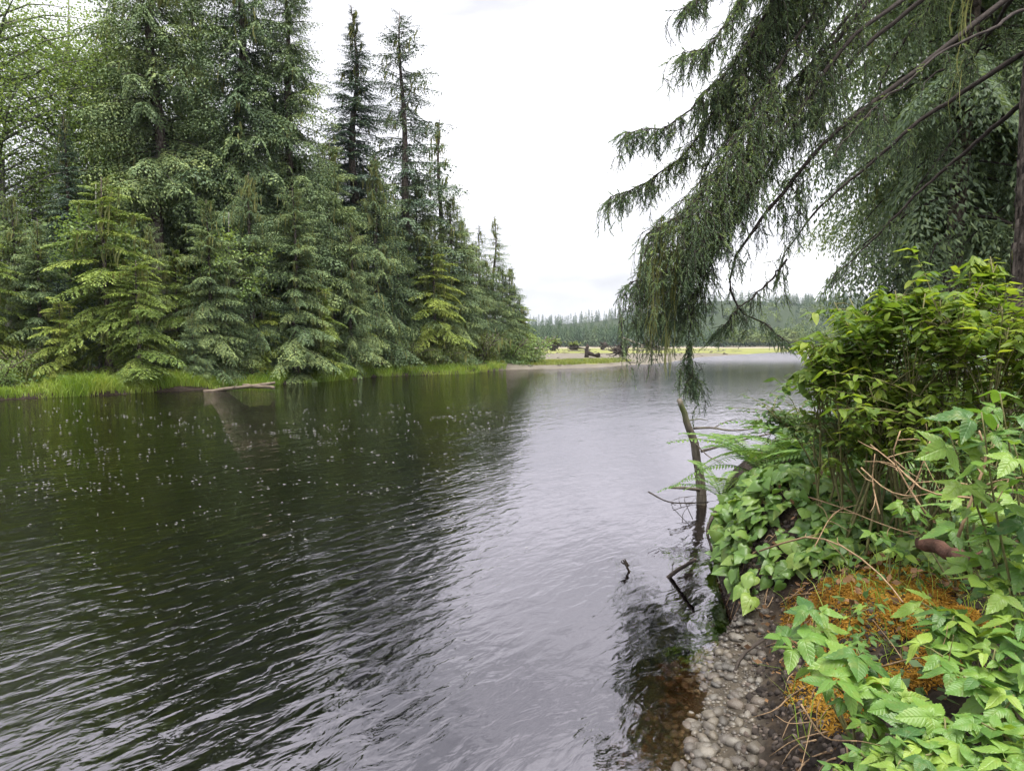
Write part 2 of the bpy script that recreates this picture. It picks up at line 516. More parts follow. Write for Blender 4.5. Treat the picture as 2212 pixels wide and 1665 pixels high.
# ------------------------------------------------------------------ the river
def water_mat():
    m, t, out = new_mat('dark_river_water')
    co = N(t, 'TexCoord')
    def noise(along, rot, s, det=3.0, dist=0.0):
        mpn = N(t, 'Mapping', _vector_type='TEXTURE')
        mpn.inputs['Rotation'].default_value = (0, 0, rad(rot))
        mpn.inputs['Scale'].default_value = (along, 1, 1)
        L(t, co.outputs['Object'], mpn.inputs['Vector'])
        q = N(t, 'TexNoise', Scale=s, Detail=det, Roughness=.5, Distortion=dist)
        L(t, mpn.outputs['Vector'], q.inputs['Vector'])
        return q.outputs['Fac']
    def rng_(v, a0, a1, b0, b1):
        q = N(t, 'MapRange', _interpolation_type='SMOOTHSTEP')
        for k_, v_ in zip(('From Min', 'From Max', 'To Min', 'To Max'), (a0, a1, b0, b1)):
            q.inputs[k_].default_value = v_
        L(t, v, q.inputs['Value'])
        return q.outputs[0]
    # ripples drawn out along the current; lanes of rougher and calmer water, slack water beside the near bank
    sep = N(t, 'SeparateXYZ'); L(t, co.outputs['Object'], sep.inputs[0])
    lanes = math_(t, 'MAXIMUM', rng_(noise(4, 57, .22, 3.0), .36, .60, .5, 1.0), rng_(sep.outputs[1], 14.0, 30.0, 0.0, .8))
    slack = rng_(math_(t, 'ADD', sep.outputs[0], math_(t, 'MULTIPLY', noise(1, 0, .5, 3.0), .8)), -1.1, .5, 1.0, .45)
    slack = math_(t, 'MAXIMUM', slack, rng_(sep.outputs[1], 7.0, 16.0, 0.0, .6))
    rough = math_(t, 'ADD', math_(t, 'MULTIPLY', lanes, slack), rng_(sep.outputs[1], 48.0, 110.0, 0.0, 1.6))
    fine = noise(2.2, 50, 8.0, 3.0, .5)
    mid = noise(2.4, 62, 2.6, 3.0, .4)
    swell = noise(1.6, 20, .3, 2.0)
    h = math_(t, 'ADD', math_(t, 'MULTIPLY', fine, .019), math_(t, 'MULTIPLY', mid, .031))
    h = math_(t, 'MULTIPLY', h, rough)
    h = math_(t, 'ADD', h, math_(t, 'MULTIPLY', swell, .014))
    bp = N(t, 'Bump', Strength=1.0, Distance=1.0)
    L(t, h, bp.inputs['Height'])
    lw = N(t, 'LayerWeight', Blend=.5)
    L(t, bp.outputs['Normal'], lw.inputs['Normal'])
    fac = math_(t, 'ADD', math_(t, 'MULTIPLY', math_(t, 'POWER', lw.outputs['Facing'], 4.0), .46), .245, True)
    gl = N(t, 'BsdfGlossy', Roughness=.0)
    gl.inputs['Color'].default_value = (.985, .945, 1, 1)
    L(t, bp.outputs['Normal'], gl.inputs['Normal'])
    # open water too far off to show its wavelets one by one
    L(t, math_(t, 'ADD', rng_(sep.outputs[1], 14.0, 45.0, .0, .035), rng_(sep.outputs[1], 50.0, 110.0, .0, .15)), gl.inputs['Roughness'])
    tr = N(t, 'BsdfTransparent')
    tr.inputs['Color'].default_value = (.80, .70, .56, 1)
    ms = N(t, 'MixShader')
    L(t, fac, ms.inputs[0]); L(t, tr.outputs[0], ms.inputs[1]); L(t, gl.outputs[0], ms.inputs[2])
    L(t, ms.outputs[0], out.inputs['Surface'])
    va = N(t, 'VolumeAbsorption', Density=13.0)
    va.inputs['Color'].default_value = (.55, .36, .20, 1)
    L(t, va.outputs[0], out.inputs['Volume'])
    return m
M['water'] = water_mat()
mb = MB()
S = 2600.0
mb.add([(-S, -S, 0), (S, -S, 0), (S, S, 0), (-S, S, 0), (-S, -S, -3), (S, -S, -3), (S, S, -3), (-S, S, -3)],
       [(0, 1, 2, 3), (7, 6, 5, 4), (0, 4, 5, 1), (1, 5, 6, 2), (2, 6, 7, 3), (3, 7, 4, 0)])
tag(link('river', mb.mesh('river', M['water'])), 'dark tea coloured river mirroring trees and pale sky', 'river', kind='structure')

# ------------------------------------------------------------------ far forest: reads as one mass
def far_conifer(mb, base, h, rng, wd):
    nl = 9
    var = rng.uniform(0, .8)
    for k in range(nl):
        f = (k + rng.uniform(-.2, .2)) / nl
        z = h * (0.06 + .90 * f)
        r = wd * (1 - f) ** .62 * rng.uniform(.7, 1.2) + .15
        n = 6
        a = np.arange(n) * 2 * math.pi / n + rng.uniform(0, 6)
        rr = r * rng.uniform(.6, 1.25, n)
        tip = np.stack([np.cos(a) * rr, np.sin(a) * rr, z - .10 * h * rng.uniform(.2, .8, n)], -1)
        l = np.stack([np.cos(a - .45) * rr * .3, np.sin(a - .45) * rr * .3, z + .07 * h + 0 * a], -1)
        q = np.stack([np.cos(a + .45) * rr * .3, np.sin(a + .45) * rr * .3, z + .07 * h + 0 * a], -1)
        V = np.stack([tip, l, q], 1).reshape(-1, 3) + base
        mb.add(V, np.arange(3 * n).reshape(-1, 3), np.repeat(np.clip(var + rng.uniform(-.15, .15, n), 0, 1), 3))
def far_broad(mb, base, h, rng, wd):
    var = rng.uniform(0, .8)
    for k in range(60):
        d = unit(rng.normal(size=3)); d[2] = abs(d[2]) * 1.1 - .25
        c = base + d * np.array([wd, wd, h * .5]) * rng.uniform(.75, 1.05) + (0, 0, h * .45)
        V = c + rng.normal(size=(3, 3)) * .85
        mb.add(V, [(0, 1, 2)], np.clip(var + rng.uniform(-.2, .2), 0, 1))
def far_templates(fn, n, seed):
    out = []
    for k in range(n):
        m_ = MB(); r_ = np.random.default_rng(seed + k)
        fn(m_, np.zeros(3), 15.0, r_, 2.6 if fn is far_conifer else 3.2)
        out.append((np.concatenate(m_.v), np.concatenate(m_.f3), np.concatenate(m_.a)))
    return out
FC, FB = far_templates(far_conifer, 14, 3000), far_templates(far_broad, 8, 3100)
def far_put(mb, T, b, h, wd, rng):
    V, F, A = T[rng.integers(len(T))]
    a = rng.uniform(0, 6.28); c, s = math.cos(a), math.sin(a)
    W = V * [wd, wd, h / 15.0]
    W = np.stack([W[:, 0] * c - W[:, 1] * s, W[:, 0] * s + W[:, 1] * c, W[:, 2]], -1) + b
    mb.add(W, F, np.clip(A * .6 + rng.uniform(0, .45), 0, 1))
rng = np.random.default_rng(11)
mbf, mbb = MB(), MB()
for row in range(17):
    Y0 = 432 + row * 8 if row < 9 else 520 + (row - 9) * 62
    n = 330 if row < 9 else 420
    for k in range(n):
        ux = rng.uniform(-.9, 1.25)
        if row >= 9 and ux < -.3: continue
        y = Y0 + rng.uniform(-5, 5) if row < 9 else Y0 + rng.uniform(-28, 28)
        x = ux * y
        dens = 1
        z = float(ground_z(x, y))
        if z < .5: continue
        if row >= 9 and z < 12: continue
        h = rng.uniform(10.5, 14.5) * (1.0 + .10 * math.sin(ux * 17) + .08 * math.sin(ux * 61 + row))
        b = np.array([x, y, z - .3])
        if ux > .30 and row < 12 and rng.random() < .65:
            far_put(mbb, FB, b, h * rng.uniform(.7, 1), rng.uniform(.8, 1.2), rng)
        else:
            far_put(mbf, FC, b, h, rng.uniform(1.2, 2.0), rng)
tag(link('far_forest', mbf.mesh('far_forest', M['far'])), 'distant blue green conifer forest across the estuary', 'forest', kind='stuff')
tag(link('far_broadleaf_wood', mbb.mesh('far_broadleaf_wood', M['far_broad'])), 'distant pale green broadleaf wood on the hillside at right', 'forest', kind='stuff')
# ------------------------------------------------------------------ conifers
def rhombs(B, D, ln, rng, wr=.30):
    """one flat little spray per row: base B, unit direction D, length ln"""
    n = len(B)
    up = unit(np.array([0, 0, 1.0]) + rng.normal(size=(n, 3)) * .45)
    S = unit(np.cross(D, up))
    w = (ln * wr)[:, None]
    mid = B + D * (ln * .45)[:, None]
    sag = np.cross(S, D) * (ln * .05)[:, None]
    V = np.stack([B, mid + S * w - sag, B + D * ln[:, None], mid - S * w - sag], 1)
    return V

def branch_tmpl(seed, ns, lsh, droop, hang, rise, width, wr=.20):
    rng = np.random.default_rng(seed)
    B, D, LN = [], [], []
    ax = lambda t: np.array([t, .04 * math.sin(5 * t + seed), rise * t - droop * t * t])
    for t in np.linspace(.10, 1, ns):
        t = min(1, t + rng.uniform(-.4, .4) / ns)
        tan = unit(ax(t + .01) - ax(t - .01))
        for sd in (-1, 1):
            s = width * ((1.02 - t) ** .7) * min(1, (t / .3)) ** .6 * rng.uniform(.6, 1.15) + .03
            an = rad(rng.uniform(45, 68))
            d0 = unit(tan * math.cos(an) + np.array([0, sd * math.sin(an), 0]) + [0, 0, -.15 * hang])
            m = max(1, int(s / lsh * 1.55))
            for k in range(m):
                u = (k + .6) / m
                pos = ax(t) + d0 * s * u + np.array([0, 0, -hang * s * u * u])
                dd = unit(d0 + np.array([0, 0, -2 * hang * u]) * .8)
                for q in ((-1, 1) if k < m - 1 else (0,)):
                    lat = np.cross(dd, [0, 0, 1.0])
                    d = unit(dd + lat * q * .75 + rng.normal(size=3) * .18)
                    B.append(pos); D.append(d); LN.append(lsh * rng.uniform(.75, 1.35))
        B.append(ax(t)); D.append(unit(tan + rng.normal(size=3) * .2)); LN.append(lsh * 1.1)
    B, D, LN = np.array(B), np.array(D), np.array(LN)
    V = rhombs(B, D, LN, rng, wr)
    var = np.repeat(rng.uniform(0, 1, len(B)), 4)
    wood = np.array([ax(t) for t in np.linspace(0, .92, 5)])
    return V.reshape(-1, 3), var, wood

TM = {}
for style, (dr_, hg, rs, wd) in {'spruce': (.28, .55, .12, .40), 'hemlock': (.42, .30, .16, .46), 'weeping': (.25, 1.3, .10, .34)}.items():
    for cls, (ns_, lsh) in {'long': (24, .044), 'mid': (17, .062), 'short': (10, .11)}.items():
        TM[style, cls] = [branch_tmpl(hash((style == 'hemlock', style == 'weeping', cls == 'long', cls == 'mid', k)) % 9999, ns_, lsh, dr_, hg, rs, wd) for k in range(3)]
_fq = np.array([(0, 1, 2), (0, 2, 3)])

def lichen_strip(mb, p, ln, rng, wmax=.03, var=None):
    n = 5
    a = rng.uniform(0, 6.28)
    s = np.array([math.cos(a), math.sin(a), 0])
    t = np.linspace(0, 1, n)
    c = p + np.stack([.10 * ln * np.sin(t * 4 + a) * s[1], .10 * ln * np.sin(t * 3 + a) * s[0], -ln * t], -1)
    w = wmax * (np.sin(np.clip(t * 2.6 + .5, 0, math.pi)) * .8 + .12)[:, None] * rng.uniform(.7, 1.3, (n, 1))
    V = np.stack([c - s * w, c + s * w], 1).reshape(-1, 3)
    i = np.arange(n - 1) * 2
    mb.add(V, np.stack([i, i + 1, i + 3, i + 2], -1), rng.uniform(0, 1) if var is None else var)

def conifer_meshes(name, seed, H, R, cb=.06, style='spruce', fol='spruce', step=.42, per=5, gap=.06, lichen=0, shape=.8, top_lean=0.0, detail=1.0, tip_up=38, low=-18, Tr=None, irregular=.35, zmax=99):
    rng = np.random.default_rng(seed)
    tr, lb, cr, li = MB(), MB(), MB(), MB()
    r0 = Tr or (.012 * H + .05)
    zz = np.linspace(-.6, H, 14)
    sway = np.stack([.006 * H * np.sin(zz * .5 + seed) + top_lean * np.clip(zz / H - .6, 0, 1) ** 1.5 * H * .4, .006 * H * np.cos(zz * .4 + seed), zz], -1)
    rr = r0 * (1 - np.clip(zz / H, 0, 1)) ** .85 + .015
    rr[0] *= 1.5; rr[1] *= 1.15
    add_tube(tr, sway, rr, 9, jit=.08, rng=rng)
    at = lambda z: np.array([np.interp(z, zz, sway[:, k]) for k in range(3)])
    z = H * cb
    while z < min(H - .15, zmax):
        rel = (H - z) / (H * (1 - cb))
        for k in range(per):
            if rng.random() < gap: continue
            Lb = R * (rel ** shape) * rng.uniform(1 - irregular, 1 + irregular * .6) + .12
            if rel > .9: Lb *= rng.uniform(.5, 1)
            pit = rad(np.interp(rel, [0, .15, .5, 1], [tip_up, tip_up * .4, -4, low]) + rng.normal() * 7)
            az = rng.uniform(0, 2 * math.pi)
            cls = 'long' if Lb > 2.4 * detail else ('mid' if Lb > 1.1 * detail else 'short')
            V, var, wood = TM[style, cls][rng.integers(3)]
            cp, sp = math.cos(pit), math.sin(pit); ca, sa = math.cos(az), math.sin(az)
            Ry = np.array([[cp, 0, -sp], [0, 1, 0], [sp, 0, cp]])
            Rz = np.array([[ca, -sa, 0], [sa, ca, 0], [0, 0, 1]])
            Mx = (Rz @ Ry) * Lb
            p = at(z + rng.uniform(-.5, .5) * step)
            W = V @ (Mx @ np.diag([1, rng.uniform(.8, 1.2) * (1 if rng.random() < .5 else -1), 1])).T + p
            n = len(W) // 4
            F = (np.arange(n)[:, None, None] * 4 + _fq).reshape(-1, 3)
            cr.add(W, F, np.clip(var * .55 + rng.uniform(0, .5), 0, 1))
            wp = wood @ Mx.T + p
            add_tube(lb, wp, np.linspace(.014 * Lb ** .8 + .008, .004, len(wp)), 3)
            if lichen and rng.random() < lichen:
                for q in range(rng.integers(2, 7)):
                    u = rng.uniform(.3, .9)
                    pp = np.array([np.interp(u, np.linspace(0, 1, len(wp)), wp[:, c]) for c in range(3)])
                    lichen_strip(li, pp + rng.normal(size=3) * .12 * Lb * .3, rng.uniform(.35, 1.2), rng, .05)
        z += step * rng.uniform(.75, 1.25) * (.6 + .5 * rel)
    parts = [('trunk', tr.mesh(name + '_trunk', M['bark'], True)), ('limbs', lb.mesh(name + '_limbs', M['bark_dark'])), ('crown', cr.mesh(name + '_crown', M[fol]))]
    if li.n: parts.append(('lichen', li.mesh(name + '_lichen', M['lichen'])))
    return parts

def stand(parts, name, pos, label, group, rz=0.0, s=1.0, cat='tree', sx=1.0):
    r = empty(name, pos, label, cat, group)
    r.rotation_euler = (0, 0, rz)
    r.scale = (s * sx, s * sx, s)
    for nm, me in parts:
        o = link(nm, me, r)
        if nm in ('crown', 'lichen', 'limbs'): o['kind'] = 'stuff'
    return r

def tree_at(parts, name, dx, Y, label, group, rz=0.0, H=None, H0=None, sx=1.0, cat='tree'):
    p = P(dx, 745, Y)
    p = on(p[0], p[1], -.05)
    s = 1.0 if H is None else H / H0
    return stand(parts, name, p, label, group, rz, s, cat, sx)

G1 = 'conifers along the far bank'
G2 = 'dark conifers deeper in the forest'
# prototypes: (meshes, height)
PR = {}
PR['tall_a'] = (conifer_meshes('tall_a', 1, 30, 4.1, .30, 'weeping', 'spruce', .46, 6, .12, .25, .55, Tr=.42, detail=1.25), 30)
PR['tall_b'] = (conifer_meshes('tall_b', 2, 30, 4.2, .10, 'weeping', 'spruce', .42, 6, .08, .22, .62, Tr=.40, detail=1.3), 30)
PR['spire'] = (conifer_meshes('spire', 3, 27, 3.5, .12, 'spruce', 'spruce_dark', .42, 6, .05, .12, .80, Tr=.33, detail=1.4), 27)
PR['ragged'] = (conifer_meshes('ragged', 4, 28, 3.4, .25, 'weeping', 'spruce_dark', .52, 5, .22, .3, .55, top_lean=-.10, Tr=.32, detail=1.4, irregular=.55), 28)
PR['mid_a'] = (conifer_meshes('mid_a', 5, 15, 3.1, .02, 'weeping', 'spruce', .36, 5, .12, .55, .48, irregular=.6), 15)
PR['mid_b'] = (conifer_meshes('mid_b', 6, 15, 3.3, .02, 'spruce', 'spruce', .38, 5, .14, .4, .46, irregular=.6, detail=1.2), 15)
PR['hem_a'] = (conifer_meshes('hem_a', 7, 11, 2.9, .02, 'hemlock', 'hemlock', .36, 5, .2, .3, .42, irregular=.75), 11)
PR['hem_b'] = (conifer_meshes('hem_b', 8, 8, 2.5, .02, 'hemlock', 'hemlock', .34, 5, .2, .25, .40, irregular=.75), 8)
PR['thin'] = (conifer_meshes('thin', 9, 20, 2.6, .10, 'weeping', 'spruce', .46, 4, .14, .3, .72, Tr=.22, irregular=.5), 20)
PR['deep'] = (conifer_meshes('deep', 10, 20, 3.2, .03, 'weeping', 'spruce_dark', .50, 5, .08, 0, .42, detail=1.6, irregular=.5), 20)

def conifer(kind, dx, top_dy, Y, label, group=G1, rz=0.0, sx=1.0, name='spruce_tree'):
    parts, H0 = PR[kind]
    g = P(dx, 745, Y)
    gz = float(ground_z(g[0], g[1]))
    top = P(dx, top_dy, Y)[2]
    return tree_at(parts, name, dx, Y, label, group, rz, max(1.5, top - gz), H0, sx)

L_ = [
 ('tall_a', 352, -280, 41, 'very tall spruce with bare trunk showing against sky, left of the twin', .3, 1.25),
 ('tall_a', 532, -260, 43, 'very tall spruce with dark straight trunk in the gap of sky', 2.1, 1.2),
 ('tall_b', 632, -140, 44, 'broad tall spruce whose crown runs out of the picture top, nearest the open sky', 1.0, 1.15),
 ('tall_b', 440, -120, 48, 'tall spruce filling the back between the two bare trunked ones', 3.0, 1.1),
 ('tall_b', 250, 20, 45, 'tall shaded spruce left of the bare trunked ones', 4.4, 1.1),
 ('spire', 772, 8, 52, 'dark pointed spruce with symmetrical spire touching the picture top', .0, 1.4),
 ('ragged', 878, 32, 55, 'ragged spruce with crooked forked top right of the pointed spire', .9, 1.5),
 ('thin', 952, 255, 60, 'slim spruce stepping down below the ragged crooked one', .4, 1.6),
 ('thin', 1068, 465, 67, 'small thin spruce with two thin tops near the end of the tree row', 2.2, 1.6),
 ('thin', 1036, 485, 66, 'thin twin of the last small spruce, standing just to its left', 4.2, 1.5),
 ('mid_a', 1102, 575, 69, 'short bushy spruce sloping down to the gravel bar', .2, 1.1),
 ('mid_a', 998, 470, 61, 'spruce with grey hanging lichen behind the low mossy thicket', 1.2, .95),
 ('mid_b', 900, 380, 55, 'dense spruce below the ragged crooked one', 2.8, 1.0),
 ('hem_a', 938, 520, 54, 'pale yellow green hemlock in front of the slim spruces', 1.0, 1.0),
 ('mid_a', 815, 335, 50, 'full spruce hung with pale lichen below the pointed spire', 4.0, 1.05),
 ('mid_b', 716, 300, 47, 'dense blue green spruce between tall spruces and pointed spire', 5.0, 1.0),
 ('mid_a', 760, 480, 46, 'spruce with long drooping boughs above the small grass tongue', 2.5, 1.1),
 ('mid_b', 640, 400, 40.5, 'spruce with layered boughs behind the two fallen logs', 3.3, 1.0),
 ('mid_a', 545, 370, 39, 'grey green spruce with heavy weeping boughs left of the fallen logs', .8, 1.05),
 ('mid_b', 455, 430, 36.2, 'spruce with pale curved boughs at the back of the grassy bank', 1.9, 1.0),
 ('hem_b', 690, 610, 42, 'low hemlock leaning over the water beside the grass tongue', 2.0, 1.0),
 ('hem_b', 565, 620, 39.5, 'small hemlock just behind the fallen logs', 3.0, .95),
 ('mid_a', 418, 670, 34.6, 'little dark spruce with drooping skirts on the grass edge', 5.5, 1.2),
 ('hem_a', 232, 380, 33.2, 'bright yellow green hemlock with tiered boughs at the left bank', 1.1, 1.0),
 ('hem_b', 300, 560, 32.3, 'smaller bright hemlock right beside the tiered yellow green one', .4, 1.0),
 ('spire', 158, 235, 36, 'dark spruce topping out above the bright tiered hemlock', 1.4, 1.15),
 ('hem_b', 130, 640, 31.6, 'low bright hemlock spreading over the grass at far left', 2.7, 1.0),
 ('mid_b', 40, 420, 34, 'dark green spruce near the left picture edge', 1.7, 1.0),
 ('hem_a', -30, 480, 31.5, 'yellow green hemlock cut off by the left picture edge', 3.6, 1.0),
 ('mid_b', 600, 470, 41.5, 'blue green spruce in the row just left of the broad tall spruce base', 1.2, 1.0),
 ('mid_a', 500, 520, 38.3, 'spruce with dead grey lower boughs left of the slender pale alder', 2.9, 1.0),
 ('mid_a', 675, 480, 44.5, 'weeping spruce standing in shade behind the low leaning hemlock', 5.1, 1.0),
 ('mid_a', 860, 470, 52.5, 'lichen bearded spruce behind the rounded willow bush', .6, 1.0),
 ('mid_b', 958, 560, 57.5, 'grey green spruce behind the drooping mossy thicket', 3.9, 1.0),
 ('mid_a', 1050, 560, 65.0, 'bushy spruce in front of the two thin tops', 2.0, 1.2),
 ('mid_a', 1022, 520, 63.5, 'bearded spruce left of the two thin tops', 4.6, 1.1),
 ('mid_b', 1085, 580, 68.5, 'dense spruce just right of the two thin tops', .9, 1.2),
 ('mid_b', 975, 420, 59.0, 'dense spruce at the foot of the slim one stepping down', 1.5, 1.0),
 ('mid_b', 1118, 640, 72.0, 'small full spruce beside the last bushes of the row', 3.0, 1.3),
 ('hem_b', 1125, 655, 71.5, 'last low conifer before the marsh opens', 2.0, 1.1),
 ('hem_a', 385, 540, 36.0, 'olive hemlock above the little dark spruce', 5.2, .95),
 ('mid_b', 90, 470, 33.0, 'shaded blue green spruce left of the tiered hemlock', 4.9, .95),
 ('hem_a', 640, 520, 42.2, 'olive hemlock hanging over the fallen logs', 1.9, .95),
 ('hem_b', 770, 640, 47.5, 'low yellow green hemlock at the root of the grass tongue', 4.1, 1.0),
 ('mid_a', 330, 480, 35.5, 'shaded spruce between the bright hemlocks and the pale curved boughs', 4.4, .95),
]
for kind, dx, ty, Y, lab, rz, sx in L_:
    conifer(kind, dx, ty, Y, lab, G1, rz, sx, 'hemlock_tree' if kind.startswith('hem') else 'spruce_tree')
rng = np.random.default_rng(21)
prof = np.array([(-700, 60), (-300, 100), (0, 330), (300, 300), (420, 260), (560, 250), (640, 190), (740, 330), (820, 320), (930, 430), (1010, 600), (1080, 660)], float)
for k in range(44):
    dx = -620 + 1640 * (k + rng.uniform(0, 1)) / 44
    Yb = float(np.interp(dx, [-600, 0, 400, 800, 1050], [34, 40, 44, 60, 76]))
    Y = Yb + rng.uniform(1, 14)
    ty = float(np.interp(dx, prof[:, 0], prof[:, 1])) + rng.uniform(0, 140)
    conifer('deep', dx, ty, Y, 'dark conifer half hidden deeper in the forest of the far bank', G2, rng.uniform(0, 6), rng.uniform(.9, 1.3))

# ------------------------------------------------------------------ broadleaf trees and bushes of the far bank
def leaf_quads(mb, C, size, rng, var, flat=.6):
    n = len(C)
    d = unit(rng.normal(size=(n, 3)) * [1, 1, flat])
    up = unit(rng.normal(size=(n, 3)) * .6 + [0, 0, 1])
    s = unit(np.cross(d, up))
    ln = size * rng.uniform(.7, 1.3, n)
    V = np.stack([C, C + d * (ln * .5)[:, None] + s * (ln * .32)[:, None], C + d * ln[:, None], C + d * (ln * .5)[:, None] - s * (ln * .32)[:, None]], 1).reshape(-1, 3)
    F = (np.arange(n)[:, None, None] * 4 + _fq).reshape(-1, 3)
    mb.add(V, F, np.repeat(np.clip(var, 0, 1), 4))

def broadleaf_meshes(name, seed, H, R, cb=.35, fol='alder', leaves=9000, size=.16, clumps=70, bark='bark_pale', r0=.16, stems=1, lichen=0):
    rng = np.random.default_rng(seed)
    tr, lb, cr, li = MB(), MB(), MB(), MB()
    per = leaves // clumps
    ends = []
    for s in range(stems):
        lean = rng.normal(size=2) * (.05 if stems == 1 else .35)
        tp = np.stack([lean[0] * H * np.linspace(0, 1, 9) ** 1.3 + .1 * np.sin(np.linspace(0, 5, 9) + s), lean[1] * H * np.linspace(0, 1, 9) ** 1.3, np.linspace(-.4, H * .74, 9)], -1)
        add_tube(tr, tp, np.linspace(r0, .02, 9), 7, jit=.06, rng=rng)
        for k in range(clumps // stems):
            u = rng.uniform(cb, 1)
            b = np.array([np.interp(u * .85, np.linspace(0, 1, 9), tp[:, c]) for c in range(3)])
            a = rng.uniform(0, 6.28)
            ln = R * rng.uniform(.35, 1.0) * (1.05 - .6 * abs(u - .55))
            e = b + np.array([math.cos(a) * ln, math.sin(a) * ln, rng.uniform(.05, .55) * ln])
            add_tube(lb, curve([b, (b + e) / 2 + [0, 0, .12 * ln], e], 5), np.linspace(.02 + .012 * ln, .006, 5), 4)
            ends.append(e); ends.append((b * .35 + e * .65))
    for e in ends:
        n = per // 2
        C = e + rng.normal(size=(n, 3)) * np.array([.55, .55, .32]) * (R * .22 + .1)
        leaf_quads(cr, C, size, rng, rng.uniform(.1, .7) + rng.uniform(-.25, .3, n))
        if lichen and rng.random() < lichen:
            lichen_strip(li, e, rng.uniform(.3, .9), rng, .05)
    out = [('trunk', tr.mesh(name + '_trunk', M[bark], True)), ('limbs', lb.mesh(name + '_limbs', M[bark])), ('crown', cr.mesh(name + '_crown', M[fol]))]
    if li.n: out.append(('lichen', li.mesh(name + '_lichen', M['lichen'])))
    return out
al1 = broadleaf_meshes('alder_a', 31, 23, 5.0, .35, leaves=30000, size=.105, clumps=100)
al2 = broadleaf_meshes('alder_b', 32, 21, 4.5, .30, leaves=28000, size=.105, clumps=95)
for k, (m_, dx, Y, s, rz, lab) in enumerate([
    (al1, 20, 41, 1.45, 0, 'tall light green alder with airy crown in the top left corner'),
    (al2, 150, 44, 1.6, 1, 'light green alder between the left corner and the bare trunked spruce'),
    (al1, 265, 47, 1.4, 2.4, 'alder showing pale leaves left of the bare trunked spruce'),
    (al2, -120, 40, 1.5, 3, 'airy alder standing at the very left edge'),
    (al2, 440, 50, 1.3, 4, 'pale alder glowing between the two bare trunked spruces'),
    (al1, 690, 56, .72, 5, 'pale green alder behind the broad tall spruce')]):
    tree_at(m_, 'alder_tree', dx, Y, lab, 'alders among the conifers', rz, s, 1.0)
# thin pale stems at the left
al3 = broadleaf_meshes('alder_c', 33, 13, 2.4, .5, leaves=3500, size=.17, clumps=36, r0=.11)
tree_at(al3, 'alder_tree', 212, 34.5, 'slender alder with pale trunk seen through the hemlocks', 'alders among the conifers', 0.5)
tree_at(al3, 'alder_tree', 492, 37.5, 'slender alder with pale trunk above the fallen logs', 'alders among the conifers', 2.5, .95, 1.0)
tree_at(al3, 'alder_tree', 60, 36, 'slender alder with pale trunk near the left edge', 'alders among the conifers', 4.0, .9, 1.0)

bu1 = broadleaf_meshes('bush_a', 41, 2.6, 1.7, .1, 'willow', 4200, .11, 60, 'bark', .05, 6, .5)
bu2 = broadleaf_meshes('bush_b', 42, 2.0, 1.5, .05, 'alder', 4200, .10, 60, 'bark', .04, 7)
for m_, dx, Y, s, rz, lab in [
    (bu1, 955, 54, 1.25, 0, 'grey green mossy thicket drooping over the far waterline'),
    (bu1, 890, 52.6, 1.1, 2, 'yellowish mossy thicket left of the drooping one'),
    (bu2, 842, 51.5, 1.15, 1, 'rounded green willow bush at the far waterline'),
    (bu2, 795, 50, 1.0, 3, 'green willow bush right beside the grass tongue'),
    (bu1, 1040, 62, 1.35, 3, 'loose grey green thicket where the gravel bar starts'),
    (bu2, 1098, 68, 1.6, 4, 'rounded dark green bush at the end of the tree row'),
    (bu2, 1135, 73, 1.9, 5, 'last green bush of the row beside the marsh'),
    (bu2, -8, 29.3, .8, 2, 'small bright green bush at the left picture edge'),
    (bu1, 60, 31.5, .8, 1, 'low pale bush at the foot of the left hemlocks')]:
    tree_at(m_, 'bush', dx, Y, lab, 'bushes along the far waterline', rz, s, 1.0, cat='bush')
# ------------------------------------------------------------------ grass of the far bank, foam on the water
def blades(mb, X, Y, h, w, rng, lean=.35):
    n = len(X)
    B = np.stack([X, Y, ground_z(X, Y) - .03], -1)
    B[:, 2] = np.maximum(B[:, 2], -.12)
    a = rng.uniform(0, 6.28, n)
    s = np.stack([np.cos(a), np.sin(a), 0 * a], -1) * w
    hh = h * rng.uniform(.55, 1.25, n)
    d = rng.normal(size=(n, 2)) * lean
    m = B + np.stack([d[:, 0] * hh * .3, d[:, 1] * hh * .3, hh * .6], -1)
    t = B + np.stack([d[:, 0] * hh, d[:, 1] * hh, hh * rng.uniform(.75, 1, n)], -1)
    V = np.stack([B - s, B + s, m + s * .8, m - s * .8, t], 1).reshape(-1, 3)
    k = np.arange(n)[:, None] * 5
    var = np.repeat(np.clip(.5 + .28 * wob(X, Y, 1.3) + rng.uniform(-.3, .3, n), 0, 1), 5)
    b = mb.n
    mb.add(V, np.concatenate([k + [0, 1, 2], k + [0, 2, 3], k + [3, 2, 4]]), var)
rng = np.random.default_rng(51)
mb = MB()
X = rng.uniform(-34, -.5, 90000)
dl = rng.uniform(-.35, 3.6, 90000)
Y = np.interp(X, _LS[:, 0], _LS[:, 1]) + dl / .75
keep = (dl < 2.6 + .9 * wob(X, Y, .4)) & ((X < -12.9) | (X > -12.0)) & (rng.random(90000) < .6) & (dl > -.22 + .18 * wob(X, Y, 1.7))
keep &= (X < -8.6) | (rng.random(90000) < .35)
hk = .50 * (1 + .35 * wob(X[keep], Y[keep], .9))
blades(mb, X[keep], Y[keep], hk, .014, rng, .5)
tag(link('bank_grass', mb.mesh('bank_grass', M['grass'])), 'bright green sedge and grass fringing the far left bank', 'grass', kind='stuff')
mb = MB()
X = rng.uniform(-2.5, 26, 60000); dl = rng.uniform(2.0, 30, 60000)
Y = np.interp(X, _LS[:, 0], _LS[:, 1]) + dl / .75
keep = (rng.random(60000) < np.interp(X, [-2, 8, 14, 26], [1, 1, .35, .05])) & (dl < 13 + 2 * wob(X, Y, .2)) & (X < 15) & (dl > 4.8 + .8 * wob(X, Y, .5))
